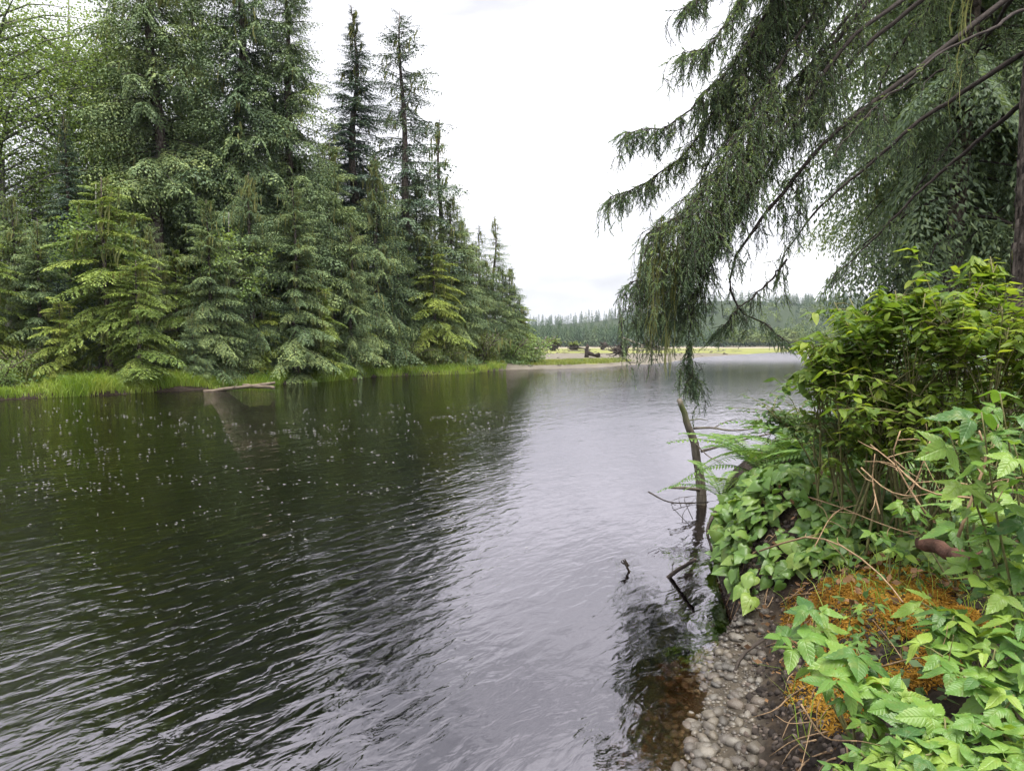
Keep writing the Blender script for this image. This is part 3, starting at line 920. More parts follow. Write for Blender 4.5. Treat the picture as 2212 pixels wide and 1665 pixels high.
blades(mb, X[keep], Y[keep], .30, .025, rng, .5)
tag(link('marsh_grass', mb.mesh('marsh_grass', M['marsh'])), 'yellow green marsh grass behind the gravel bar', 'grass', kind='stuff')

mb = MB()
k = 0
while k < 750:
    dx = rng.uniform(0, 1150); dy = 865 + abs(rng.normal()) * 140
    if dy > 1420 or dx > 1180 - (dy - 860) * .25: continue
    if wob(dx * .006, dy * .05, .8) + rng.normal() * 1.2 < .25: continue
    Yw = CAM_H * FPX / (dy - 745)
    c = P(dx, dy, Yw)
    for q in range(rng.integers(1, 4)):
        r = rng.uniform(.002, .0065) * (.8 + Yw / 12)
        a = np.linspace(0, 6.28, 7)[:-1] + rng.uniform(0, 1)
        rr = r * rng.uniform(.6, 1.3, 6)
        cc = np.array([c[0] + rng.normal() * .15, c[1] + rng.normal() * .12, .003])
        V = np.concatenate([cc + np.stack([np.cos(a) * rr * 2.6, np.sin(a) * rr, 0 * a], -1), [cc + [0, 0, .004]]])
        mb.add(V, [(i, (i + 1) % 6, 6) for i in range(6)], rng.uniform(0, 1))
        k += 1
tag(link('foam_flecks', mb.mesh('foam_flecks', M['foam'])), 'small white foam flecks drifting on the dark water', 'foam', kind='stuff')

# ------------------------------------------------------------------ fallen logs on the far bank
def log_thing(name, a, b, r0, r1, mat, label, cat='log', group=None, stubs=0, seed=0, sides=9):
    r = np.random.default_rng(seed + 400)
    a, b = np.asarray(a, float), np.asarray(b, float)
    n = 9
    pts = a + (b - a) * np.linspace(0, 1, n)[:, None] + r.normal(size=(n, 3)) * r0 * .18
    mb = MB()
    add_tube(mb, pts - a, np.linspace(r0, r1, n), sides, jit=.13, rng=r)
    e = empty(name, a, label, cat, group)
    link('trunk', mb.mesh(name, M[mat]), e)
    for k in range(stubs):
        p = pts[r.integers(2, n - 1)] - a
        d = unit(r.normal(size=3) + [0, 0, .8])
        ln = r.uniform(.15, .5) * (r0 / .12) 
        m2 = MB()
        add_tube(m2, curve([p, p + d * ln * .5 + r.normal(size=3) * ln * .1, p + d * ln], 4), np.linspace(r1 * .4, r1 * .1, 4), 5)
        link('stub', m2.mesh(name + '_stub', M[mat]), e)
    return e
Yl = 37.2
log_thing('fallen_log', P(440, 846, 32.2), P(594, 827, 33.6), .09, .07, 'log', 'long bleached log slanting from the grass onto the water', seed=1, stubs=2)
log_thing('fallen_log', P(526, 832, 33.3), P(592, 838, 32.8), .10, .08, 'log', 'short pale log floating beneath the long slanting log', seed=2)
log_thing('fallen_log', P(690, 819, 42.6), P(745, 817, 43.4), .05, .03, 'drift', 'thin driftwood stick with twigs lying at the grass tongue', seed=3, stubs=6)
log_thing('fallen_log', P(812, 805, 52.0), P(905, 803, 53), .09, .06, 'drift', 'thin pale log in the shade under the willow bushes', seed=5)

# ------------------------------------------------------------------ stumps and driftwood of the gravel bar
def lump(r, size, seed, sub=2):
    import bmesh
    bm = bmesh.new()
    bmesh.ops.create_icosphere(bm, subdivisions=sub, radius=1)
    bm.verts.ensure_lookup_table()
    V = np.array([v.co[:] for v in bm.verts]); F = np.array([[v.index for v in f.verts] for f in bm.faces])
    bm.free()
    rr = np.random.default_rng(seed)
    k = rr.normal(size=(6, 3)) * 2.2; ph = rr.uniform(0, 6, 6)
    d = 1 + r * np.sin(V @ k.T + ph).sum(1) / 3
    return V * d[:, None] * size, F
def root_wad(dx, dy, Y, size, label, seed, up=None, log=None, moss=False):
    r = np.random.default_rng(seed)
    b = P(dx, dy, Y); b[2] = float(ground_z(b[0], b[1]))
    e = empty('root_wad', b, label, 'stump', 'root wads stranded on the bar')
    mb = MB()
    V, F = lump(.7, np.array([.46, .4, .42]) * size, seed)
    mb.add(V + [0, 0, .5 * size], F)
    link('root_mass', mb.mesh('root_mass', M['rootwood']), e)
    mr = MB()
    for k in range(44):
        a = r.uniform(0, 6.28); el = r.uniform(-.4, 1.3)
        d = np.array([math.cos(a) * math.cos(el), math.sin(a) * math.cos(el) * .7, math.sin(el)])
        p0 = np.array([0, 0, .5 * size]) + d * size * .4
        p1 = p0 + d * size * r.uniform(.15, .5) + r.normal(size=3) * .06 * size
        p2 = p1 + d * size * r.uniform(.05, .3) + r.normal(size=3) * .15 * size - [0, 0, .1 * size]
        p2[2] = max(p2[2], .02)
        add_tube(mr, curve([p0, p1, p2], 5), np.linspace(.06, .015, 5) * size, 5, jit=.2, rng=r)
    o = link('roots', mr.mesh('roots', M['rootwood']), e); o['kind'] = 'stuff'
    if log:
        ml = MB()
        add_tube(ml, curve([(0, 0, .45 * size), np.array(log) * .5 + [0, 0, .3 * size], np.array(log)], 6), np.linspace(.2, .1, 6) * size, 7, jit=.1, rng=r)
        link('trunk', ml.mesh('wad_trunk', M['drift']), e)
    if moss:
        mg = MB()
        C = r.normal(size=(160, 3)) * np.array([.4, .35, .15]) * size + [0, 0, size * 1.05]
        leaf_quads(mg, C, .3 * size, r, r.uniform(.2, 1, 160))
        o = link('foliage', mg.mesh('wad_foliage', M['willow']), e); o['kind'] = 'stuff'
    return e
root_wad(1340, 778, 98, 1.75, 'big dark root wad standing on the gravel bar by the water', 61)
root_wad(1195, 757, 190, 2.6, 'dark root wad with a green tuft at the left of the marsh', 62, moss=True)
root_wad(1240, 757, 200, 2.0, 'brown root wad with grey log between the other wads of the marsh', 63, log=(5, 1, .3), moss=True)
root_wad(1303, 755, 230, 2.2, 'small dark root wad on the marsh above the black stump', 64)
root_wad(1402, 757, 210, 3.0, 'wide brown root wad among the pale driftwood pile', 65, log=(6, 2, .3))
# sticks and clods strewn over the bar
r = np.random.default_rng(69)
mb = MB()
for k in range(300):
    y = r.uniform(64, 260); x = r.uniform(.02, .34) * y
    if d_left(x, y) < 2: continue
    z = float(ground_z(x, y)); a = r.uniform(0, 6.28); l_ = r.uniform(.3, 1.6) * (.6 + y / 150)
    p0 = np.array([x, y, z + .03]); d_ = np.array([math.cos(a), math.sin(a), r.uniform(-.01, .05)])
    if k % 3:
        add_tube(mb, [p0, p0 + d_ * l_ * .5 + [0, 0, .04], p0 + d_ * l_], [.05, .04, .02], 4, r.uniform(0, 1))
    else:
        V, F = lump(.4, np.array([.3, .3, .16]) * r.uniform(.5, 1.6), int(r.integers(900)), 1)
        mb.add(V + p0, F, 0.0)
tag(link('driftwood_debris', mb.mesh('driftwood_debris', M['drift'])), 'small sticks and debris strewn over the gravel bar', 'driftwood', kind='stuff')
# upright black stump with a foot of roots
r = np.random.default_rng(66)
b = P(1267, 777, 98); b[2] = float(ground_z(b[0], b[1]))
e = empty('stump', b, 'upright black broken stump with a root foot on the gravel bar', 'stump')
mb = MB()
add_tube(mb, [(0, 0, -.1), (.02, 0, .5), (-.05, 0, 1.1), (.12, 0, 1.5), (.1, 0, 1.95)], [.42, .30, .26, .22, .10], 9, jit=.25, rng=r)
link('trunk', mb.mesh('stump_trunk', M['rootwood']), e)
mb = MB()
for k in range(9):
    q = r.uniform(-.25, .25, 3)
    add_tube(mb, curve([(.1, 0, .7 + q[0]), (.8 + q[1], q[2], .35 + q[0] * .4), (1.5 + r.uniform(-.4, .6), q[1], .12)], 6), np.linspace(.2, .08, 6), 6, jit=.25, rng=r)
V, F = lump(.4, np.array([.4, .35, .3]), 67)
mb.add(V + [1.6, 0, .3], F)
o = link('roots', mb.mesh('stump_roots', M['rootwood']), e); o['kind'] = 'stuff'
DW = [((1342, 728), (1412, 755), 200, .42, .22, 'long bleached trunk slanting up out of the driftwood pile'),
      ((1300, 757), (1352, 751), 215, .25, .15, 'grey driftwood log on the marsh left of the slanting trunk'),
      ((1365, 757), (1438, 758), 205, .35, .28, 'long pale log lying flat at the foot of the slanting trunk'),
      ((1380, 750), (1448, 757), 215, .30, .2, 'pale log leaning on the right of the driftwood pile'),
      ((1430, 728), (1412, 752), 220, .18, .06, 'thin bleached dead tree standing behind the driftwood pile'),
      ((1186, 752), (1220, 736), 195, .2, .06, 'thin grey snag leaning over the root wad with the green tuft'),
      ((1228, 760), (1262, 757), 190, .28, .2, 'short grey log beside the brown root wad')]
for k, (a, b_, Y, r0, r1, lab) in enumerate(DW):
    pa, pb_ = P(*a, Y), P(*b_, Y + (3 if k % 2 else -3))
    for p in (pa, pb_):
        p[2] = max(p[2], float(ground_z(p[0], p[1])) + r1 * .5, .1)
    log_thing('driftwood_log', pa, pb_, r0 * .6, r1 * .6, 'drift', lab, group='driftwood on the bar', stubs=3, seed=20 + k)

# ------------------------------------------------------------------ spruces of the right bank behind the near one
for k in range(2):
    TM['fine%d' % k, 'long'] = [branch_tmpl(700 + 10 * k + q, 27, .028, .30, .9 + .3 * k, .10, .34, .17) for q in range(3)]
    TM['fine%d' % k, 'mid'] = [branch_tmpl(730 + 10 * k + q, 19, .045, .28, .9, .10, .36, .17) for q in range(3)]
    TM['fine%d' % k, 'short'] = [branch_tmpl(760 + 10 * k + q, 12, .08, .28, .7, .12, .40, .17) for q in range(3)]
rb1 = conifer_meshes('right_a', 81, 21, 5.0, .20, 'fine1', 'near_spruce', .50, 6, .04, .12, .45, low=-24, Tr=.22, zmax=14.5)
rb2 = conifer_meshes('right_b', 82, 17, 4.4, .22, 'fine0', 'near_spruce', .48, 6, .05, .15, .45, low=-20, Tr=.18, zmax=14)
GR = 'spruces of the near right bank'
tree_at(rb1, 'spruce_tree', 2062, 16.5, 'spruce with dark slim trunk behind the leafy shrubs on the right bank', GR, 1.0)
tree_at(rb2, 'spruce_tree', 2000, 22, 'green spruce farther along the right bank, left of the slim dark trunk', GR, 2.2)
tree_at(rb2, 'spruce_tree', 2330, 17, 'spruce filling the gap left of the big trunk at right edge', GR, 4.0, 1.1, 1.0)

tree_at(rb1, 'spruce_tree', 2170, 20, 'spruce seen between the slim dark trunk and the big one', GR, 3.1)
# ------------------------------------------------------------------ the near spruce with boughs hanging over the river
def shoot_tmpl(seed, nn=11):
    r = np.random.default_rng(seed)
    V, F = [], []
    def tri(a, b, c):
        F.append((len(V), len(V) + 1, len(V) + 2)); V.extend([a, b, c])
    for k in range(nn):
        t = (k + .3) / nn
        a = k * 2.4 + r.uniform(-.4, .4)
        o = np.array([0, math.cos(a), math.sin(a)])
        q = np.array([0, -math.sin(a), math.cos(a)])
        R = .18 * (1 - .35 * t)
        p = np.array([t * .9, 0, 0])
        tri(p - q * .05, p + q * .05 + [.06, 0, 0], p + o * R + np.array([.22, 0, 0]))
    tri((0, -.02, .01), (0, .02, .01), (1, 0, 0)); tri((0, 0, -.02), (0, 0, .03), (1, 0, 0))
    return np.array(V), np.array(F)
ST = [shoot_tmpl(900 + k) for k in range(4)]
def add_shoots(mb, B, D, ln, rng, var):
    n = len(B)
    up = unit(rng.normal(size=(n, 3)))
    Yv = unit(np.cross(up, D)); Zv = np.cross(D, Yv)
    R = np.stack([D, Yv, Zv], -1) * ln[:, None, None]
    pick = rng.integers(0, 4, n)
    for k in range(4):
        s = pick == k
        if not s.any(): continue
        V, F = ST[k]
        W = np.einsum('nij,vj->nvi', R[s], V) + B[s][:, None, :]
        m = s.sum()
        mb.add(W.reshape(-1, 3), (np.arange(m)[:, None, None] * len(V) + F).reshape(-1, 3), np.repeat(np.clip(var[s], 0, 1), len(V)))

def strand(wood, sh, p, lat, ln, rng, v0, dens=1.0, lag=.35, sub=True, needle_from=0.0):
    """a hanging twig: leaves the limb sideways, bends down, carries shoots alternately"""
    n = max(5, int(ln / .17))
    s = np.linspace(0, 1, n)
    out = lag * ln * (1 - np.exp(-s * 3.2))
    pts = p + lat * out[:, None] + np.stack([0 * s, 0 * s, -ln * s ** 1.35], -1) + np.cumsum(rng.normal(size=(n, 3)) * .006, 0)
    add_tube(wood, pts, np.linspace(.006, .0025, n), 3)
    m = max(3, int(ln / .066 * dens))
    u = (np.arange(m) + rng.uniform(0, 1, m)) / m
    u = np.clip(u, needle_from, 1)
    B = np.stack([np.interp(u, s, pts[:, c]) for c in range(3)], -1)
    T = unit(np.gradient(pts, axis=0))
    T = unit(np.stack([np.interp(u, s, T[:, c]) for c in range(3)], -1))
    side = unit(np.cross(T, rng.normal(size=(m, 3))))
    D = unit(T + side * rng.uniform(.25, .9, m)[:, None] + [0, 0, -.15])
    l = rng.uniform(.085, .17, m)
    sh.append((B, D, l, np.clip(v0 + rng.uniform(-.25, .25, m), 0, 1)))
    if sub:
        for k in range(int(ln / .25)):
            q = rng.integers(1, n - 1)
            a = rng.uniform(0, 6.28)
            strand(wood, sh, pts[q], np.array([math.cos(a), math.sin(a), 0]), ln * rng.uniform(.25, .6), rng, v0, dens, .5, False, needle_from * .5)

KD = 1.58     # metres per unit of the distances listed below
tb = np.array([8.72, 11.06, 0.0]); tb[2] = float(ground_z(tb[0], tb[1])) - .1
near = empty('spruce_tree', tb, 'big near spruce at the right edge with boughs hanging over the river', 'tree', GR)
rng = np.random.default_rng(90)
mb = MB()
zt = np.array([-.3, 0, .4, 1, 2.2, 3.5, 5, 7, 9, 12, 16])
add_tube(mb, np.stack([.03 * np.sin(zt), .02 * np.cos(zt), zt], -1), np.interp(zt, [-.3, 0, .6, 1.5, 16], [.92, .80, .64, .56, .28]), 22, jit=.05, rng=rng)
link('trunk', mb.mesh('near_trunk', M['bark'], True), near)
mb = MB()
for k in range(1500):      # bark scales, too small to pick apart
    z = rng.uniform(.2, 11); a = rng.uniform(0, 6.28); R = np.interp(z, [0, .6, 1.5, 16], [.80, .64, .56, .28]) + .01
    c = np.array([math.cos(a) * R, math.sin(a) * R, z]); q = np.array([-math.sin(a), math.cos(a), 0]); o = np.array([math.cos(a), math.sin(a), 0])
    w_, h_ = rng.uniform(.02, .05), rng.uniform(.04, .09)
    V = [c - q * w_ - [0, 0, h_], c + q * w_ - [0, 0, h_ * .8], c + q * w_ * .8 + [0, 0, h_], c - q * w_ * .9 + [0, 0, h_ * .9], c + o * .018]
    mb.add(V, [(0, 1, 4), (1, 2, 4), (2, 3, 4), (3, 0, 4)], rng.uniform(0, 1))
o = link('bark_scales', mb.mesh('bark_scales', M['bark']), near); o['kind'] = 'stuff'

# each limb: control points (picture x, y, distance), thickness, strands per metre, strand length, bare share
LIMBS = [
 ([(2250, -60, 7.0), (2080, 70, 6.9), (1950, 165, 6.8), (1790, 285, 6.7), (1680, 400, 6.6), (1600, 500, 6.5), (1562, 600, 6.5), (1588, 668, 6.5), (1640, 690, 6.5), (1690, 720, 6.5)], .045, 12, (.2, .45), .34, 'x'),
 ([(2250, -380, 7.0), (2000, -150, 6.9), (1880, 0, 6.8), (1800, 110, 6.7), (1700, 200, 6.6), (1620, 330, 6.5), (1555, 470, 6.45), (1505, 560, 6.4), (1470, 660, 6.4)], .045, 30, (.25, .6), .38, ''),
 ([(2250, -640, 7.0), (1950, -330, 6.9), (1750, -100, 6.7), (1660, 30, 6.6), (1580, 140, 6.5), (1510, 215, 6.45), (1450, 262, 6.4), (1362, 270, 6.35)], .045, 52, (.25, .65), .42, ''),
 ([(2250, -480, 7.0), (1900, -200, 6.9), (1720, -20, 6.8), (1640, 120, 6.75), (1560, 240, 6.7), (1490, 335, 6.65), (1430, 378, 6.6), (1352, 405, 6.6)], .045, 52, (.25, .7), .42, ''),
 ([(2250, -430, 7.0), (1930, -180, 6.7), (1760, 20, 6.4), (1650, 170, 6.3), (1570, 300, 6.25), (1500, 400, 6.2), (1420, 470, 6.2)], .035, 46, (.25, .65), .42, ''),
 ([(2250, -330, 7.0), (1950, -90, 7.0), (1790, 90, 7.0), (1680, 250, 6.9), (1590, 380, 6.9), (1510, 490, 6.85), (1430, 545, 6.8), (1395, 560, 6.8)], .035, 42, (.25, .6), .42, ''),
 ([(2250, -230, 7.0), (2000, -40, 6.8), (1840, 90, 6.5), (1720, 260, 6.3), (1640, 380, 6.2), (1560, 500, 6.1), (1480, 585, 6.1), (1385, 628, 6.1)], .04, 34, (.2, .5), .42, ''),
 ([(2250, -180, 7.0), (1990, 0, 7.1), (1830, 150, 7.1), (1690, 330, 7.1), (1600, 450, 7.0), (1520, 575, 7.0), (1455, 670, 7.0), (1392, 690, 7.0)], .04, 34, (.2, .5), .42, ''),
 ([(2250, 90, 7.2), (2080, 200, 7.5), (1950, 300, 7.7), (1800, 430, 7.9), (1720, 530, 8.0), (1690, 590, 8.0)], .04, 9, (.2, .4), .35, ''),
 ([(2250, 190, 7.3), (2100, 310, 7.9), (1980, 420, 8.2), (1880, 510, 8.4), (1800, 590, 8.5)], .035, 9, (.2, .4), .25, ''),
 ([(2250, -960, 7.0), (1900, -500, 6.8), (1680, -200, 6.6), (1570, -60, 6.5), (1490, 10, 6.4)], .045, 46, (.25, .6), .45, ''),
 ([(2250, -760, 7.0), (1900, -380, 6.6), (1690, -120, 6.3), (1600, 10, 6.2), (1530, 95, 6.2), (1478, 130, 6.2)], .045, 52, (.25, .65), .42, ''),
 ([(1560, 505, 6.45), (1510, 600, 6.4), (1478, 690, 6.4), (1462, 760, 6.4), (1472, 800, 6.4)], .012, 60, (.12, .36), .0, ''),
 ([(1700, 560, 6.7), (1640, 640, 6.6), (1590, 690, 6.5), (1560, 720, 6.5)], .010, 22, (.12, .3), .0, ''),
 ([(2250, -300, 7.0), (2120, -150, 7.6), (1990, 20, 8.2), (1900, 160, 8.6), (1860, 260, 8.8)], .04, 16, (.3, .7), .2, ''),
 ([(2250, -100, 7.0), (2150, 60, 7.8), (2060, 180, 8.5), (2000, 300, 9.0)], .04, 18, (.3, .8), .15, ''),
 ([(2250, 0, 6.9), (2150, 60, 6.3), (2020, 140, 5.9), (1900, 260, 5.7), (1830, 380, 5.6)], .022, 6, (.2, .4), .45, ''),
 ([(2250, -560, 7.0), (2050, -300, 7.2), (1880, -80, 7.5), (1790, 60, 7.6), (1760, 180, 7.6), (1780, 260, 7.6)], .035, 12, (.2, .5), .5, ''),
]
tri_count = 0
for pts, r0, dens, (l0, l1), bare, kind in LIMBS:
    c = np.array([P(q[0], q[1], q[2] * KD) for q in pts])
    c = curve(c, 34)
    c[4:] += np.cumsum(rng.normal(size=(30, 3)) * .018, 0)
    seg = np.concatenate([[0], np.cumsum(np.linalg.norm(np.diff(c, axis=0), axis=1))])
    tot = seg[-1]
    wood = MB()
    add_tube(wood, c - tb, 1.1 * r0 * (1 - seg / tot) ** .8 + .006, 6, jit=.1, rng=rng)
    sh = []
    n = int(.86 * dens * tot * (1 - bare))
    for k in range(n):
        u = bare + (1 - bare) * rng.random() ** .8
        u = min(u, .995)
        p = np.array([np.interp(u * tot, seg, c[:, q]) for q in range(3)])
        i = min(int(u * 33), 32)
        tan = unit(c[i + 1] - c[i])
        lat = unit(np.cross(tan, [0, 0, 1.0])) * rng.choice([-1, 1]) + tan * rng.uniform(.1, 1.0) + rng.normal(size=3) * .25
        lat[2] = rng.uniform(-.1, .25)
        lat = unit(lat)
        ln = 1.8 * rng.uniform(l0, l1) * (.75 + .4 * math.sin(u * 9 + r0 * 900))
        nf = rng.uniform(.25, .6) if kind == 'x' and u > .6 else rng.choice([0, 0, .3])
        strand(wood, sh, p - tb, lat, ln, rng, rng.uniform(.0, .75), 1.0, rng.uniform(.25, .8), True, nf)
    # the end of the limb is a flat spray
    tan = unit(c[-1] - c[-4])
    for k in range(12):
        q = c[-1 - k // 2] - tb
        lat = np.cross(tan, [0, 0, 1.0]) * (1 if k % 2 else -1)
        m = 7
        d = unit(tan * .8 + lat * .55 + [0, 0, -.45])
        ln = .12 + .035 * k
        B = q + d * (np.linspace(0, 1, m) * ln)[:, None]
        D = unit(d + np.where(np.arange(m) % 2, 1, -1)[:, None] * np.cross(d, [0, 0, 1.0]) * .6 + rng.normal(size=(m, 3)) * .15 + [0, 0, -.2])
        sh.append((B, D, rng.uniform(.09, .16, m), np.full(m, .3) + rng.uniform(-.2, .2, m)))
        add_tube(wood, [q, q + d * ln], [.004, .002], 3)
    lo = link('limb', wood.mesh('near_limb', M['bark_dark']), near)
    mbn = MB()
    B, D, l, v = (np.concatenate([s[k] for s in sh]) for k in range(4))
    add_shoots(mbn, B, D, l, rng, v)
    tri_count += sum(len(f) for f in mbn.f3)
    o = link('needles', mbn.mesh('near_needles', M['near_spruce']), lo); o['kind'] = 'stuff'
print('near spruce triangles', tri_count)
mb = MB()
for (dx, dy, Y, n, ln, sx) in [(1425, 500, 6.15, 46, .9, 22), (1462, 520, 6.15, 24, .8, 5), (1412, 610, 6.15, 24, .6, 6), (1448, 700, 6.15, 10, .5, 5), (2082, 10, 6.5, 14, .55, 10), (2075, 120, 6.5, 6, .7, 5), (1600, 250, 6.4, 10, .4, 50), (1540, 330, 6.4, 10, .4, 60)]:
    for k in range(n):
        lichen_strip(mb, P(dx + rng.normal() * sx, dy + rng.normal() * 25, Y * KD + rng.normal() * .15) - tb, 1.5 * ln * rng.uniform(.4, 1.1), rng, .008)
o = link('lichen', mb.mesh('near_lichen', M['lichen']), near); o['kind'] = 'stuff'
# ------------------------------------------------------------------ leaf shapes of the near bank (length 1 along X, face up)
def leaf_strip(half, mids, fold=.25, curl=.35, tw=0.0, ruffle=0.0, arch=.9):
    """half: outline points (x, y>=0) from base to tip; mids: matching points along the midrib"""
    half = np.asarray(half, float); mids = np.asarray(mids, float)
    n = len(half)
    V, F = [], []
    zc = lambda x: -curl * np.clip(x, 0, 1) ** 2 + .12 * curl * np.sin(np.clip(x, 0, 1) * 7)
    for x in mids: V.append((x, 0, zc(x)))
    for sd in (1, -1):
        o = len(V)
        for k, (x, y) in enumerate(half):
            xm, ym = mids[k] * .42 + x * .58, y * .58
            V.append((xm, sd * ym, zc(xm) + fold * ym * (1 + sd * tw)))
        for k, (x, y) in enumerate(half):
            V.append((x, sd * y, zc(x) + fold * y * (1 + sd * tw) - arch * y * y + ruffle * (1 if k % 2 else -1)))
        for k in range(n - 1):
            for a0, b0 in ((0, o), (o, o + n)):
                for q in ((a0 + k, b0 + k, b0 + k + 1), (a0 + k, b0 + k + 1, a0 + k + 1)):
                    F.append(q if sd < 0 else (q[0], q[2], q[1]))
    return np.array(V), np.array(F)
def ovate(width=.40, fold=.3, curl=.3, n=6, tw=0.0):
    t = np.linspace(0, 1, n)
    y = width * .5 * np.sin(np.pi * t ** .82) ** .85
    y[0] = .012; y[-1] = 0
    return leaf_strip(np.stack([t, y], -1), t, fold, curl, tw)
def serrate(width=.62, fold=.22, curl=.25, teeth=7, tw=0.0):
    t = np.linspace(0, 1, teeth * 2 + 1)
    y = width * .5 * np.sin(np.pi * t ** .66) ** 1.05
    y[0] = .012; y[-1] = 0
    x = t.copy()
    y[1:-1:2] *= 1.07; x[1:-1:2] += .022; y[2:-1:2] *= .93
    return leaf_strip(np.stack([x, np.nan_to_num(y)], -1), t, fold, curl, tw, .008)
def heart(fold=.25, curl=.35, tw=0.0):
    h = [(0.0, .015), (-.14, .16), (-.12, .34), (.08, .46), (.34, .42), (.60, .27), (.82, .11), (1, 0)]
    m = [0, 0.02, .05, .14, .36, .60, .82, 1]
    return leaf_strip(h, m, fold, curl, tw)
UVS = {}
def join_leaflets(items):
    V, F, A = [], [], []
    n = 0
    for (v, f), an, s, off, tilt in items:
        c, s_ = math.cos(an), math.sin(an)
        w_ = v * s
        w_ = np.stack([w_[:, 0], w_[:, 1] * math.cos(tilt) - w_[:, 2] * math.sin(tilt), w_[:, 1] * math.sin(tilt) + w_[:, 2] * math.cos(tilt)], -1)
        w_ = np.stack([w_[:, 0] * c - w_[:, 1] * s_, w_[:, 0] * s_ + w_[:, 1] * c, w_[:, 2]], -1) + off
        V.append(w_); F.append(f + n); n += len(v)
    V = np.concatenate(V)
    UVS[id(V)] = np.concatenate([it[0][0] for it in items])
    return V, np.concatenate(F)
def trifoliate(seed):
    r = np.random.default_rng(seed)
    g = lambda: serrate(r.uniform(.46, .58), r.uniform(.15, .5), r.uniform(.1, .6), 7, r.uniform(-.3, .3))
    e = .30
    return join_leaflets([(g(), 0, .72, (e, 0, 0), r.uniform(-.2, .2)), (g(), rad(r.uniform(62, 82)), .60, (e * .9, .01, 0), r.uniform(-.2, .3)), (g(), -rad(r.uniform(62, 82)), .60, (e * .9, -.01, 0), r.uniform(-.3, .2)),
                          ((np.array([(0, -.008, 0), (e, -.006, 0), (e, .006, 0), (0, .008, 0)]), np.array([(0, 1, 2), (0, 2, 3)])), 0, 1, (0, 0, 0), 0)])
def leaf_meshes(name, makers, mat):
    out = []
    for k, (V, F) in enumerate(makers):
        mb = MB()
        mb.add(V, F, (k + .5) / len(makers))
        me = mb.mesh(name, M[mat], True)
        at = me.attributes.new('luv', 'FLOAT_VECTOR', 'POINT')
        at.data.foreach_set('vector', np.asarray(UVS.get(id(V), V), np.float32).ravel())
        out.append((me, V, F))
    return out
_r = np.random.default_rng(100)
U = lambda a, b: float(_r.uniform(a, b))
LF = {}
for mt in ('shrub', 'shrub_deep'):
    LF[mt] = leaf_meshes(mt + '_leaf', [ovate(U(.34, .46), U(.15, .5), U(.05, .5), 5, U(-.4, .4)) for k in range(7)], mt)
LF['huckle'] = leaf_meshes('huckleberry_leaf', [ovate(U(.42, .5), U(.1, .3), U(.0, .3), 5) for k in range(4)], 'shrub_deep')
LF['berry'] = leaf_meshes('salmonberry_leaf', [trifoliate(200 + k) for k in range(8)], 'berry')
LF['heart'] = leaf_meshes('heart_leaf', [heart(U(.05, .4), U(.1, .6), U(-.4, .4)) for k in range(7)], 'heart')

class Leaves:
    """gathers leaf placements of one plant: the ones that show largest become objects, the rest one joined part"""
    def __init__(self, kind, root, base):
        self.kind, self.root, self.base, self.items = kind, root, np.asarray(base, float), []
    def add(self, p, d, n, s):
        self.items.append((np.asarray(p, float), unit(d), np.asarray(n, float), s))
    def finish(self, rng, limit=300, name='leaf'):
        T = LF[self.kind]
        def size(it):
            q = it[0]
            px, py = pixel_of(q)
            inside = -40 < px < 2250 and -20 < py < 1700
            return it[3] / max(.3, q[1]) * (1 if inside else .02)
        its = sorted(self.items, key=size, reverse=True)
        # hidden and far ones go to the joined part
        for it in its[:limit]:
            me, V, F = T[rng.integers(len(T))]
            link(name, me, self.root, mat4=Matrix(frame(it[1], it[2], it[0] - self.base, it[3])))
        if len(its) > limit:
            mb = MB()
            for it in its[limit:]:
                k = rng.integers(len(T))
                me, V, F = T[k]
                m = frame(it[1], it[2], it[0] - self.base, it[3])
                mb.add(V @ m[:3, :3].T + m[:3, 3], F, rng.uniform(0, 1))
            o = link('foliage', mb.mesh('foliage', me.materials[0]), self.root)
            o['kind'] = 'stuff'

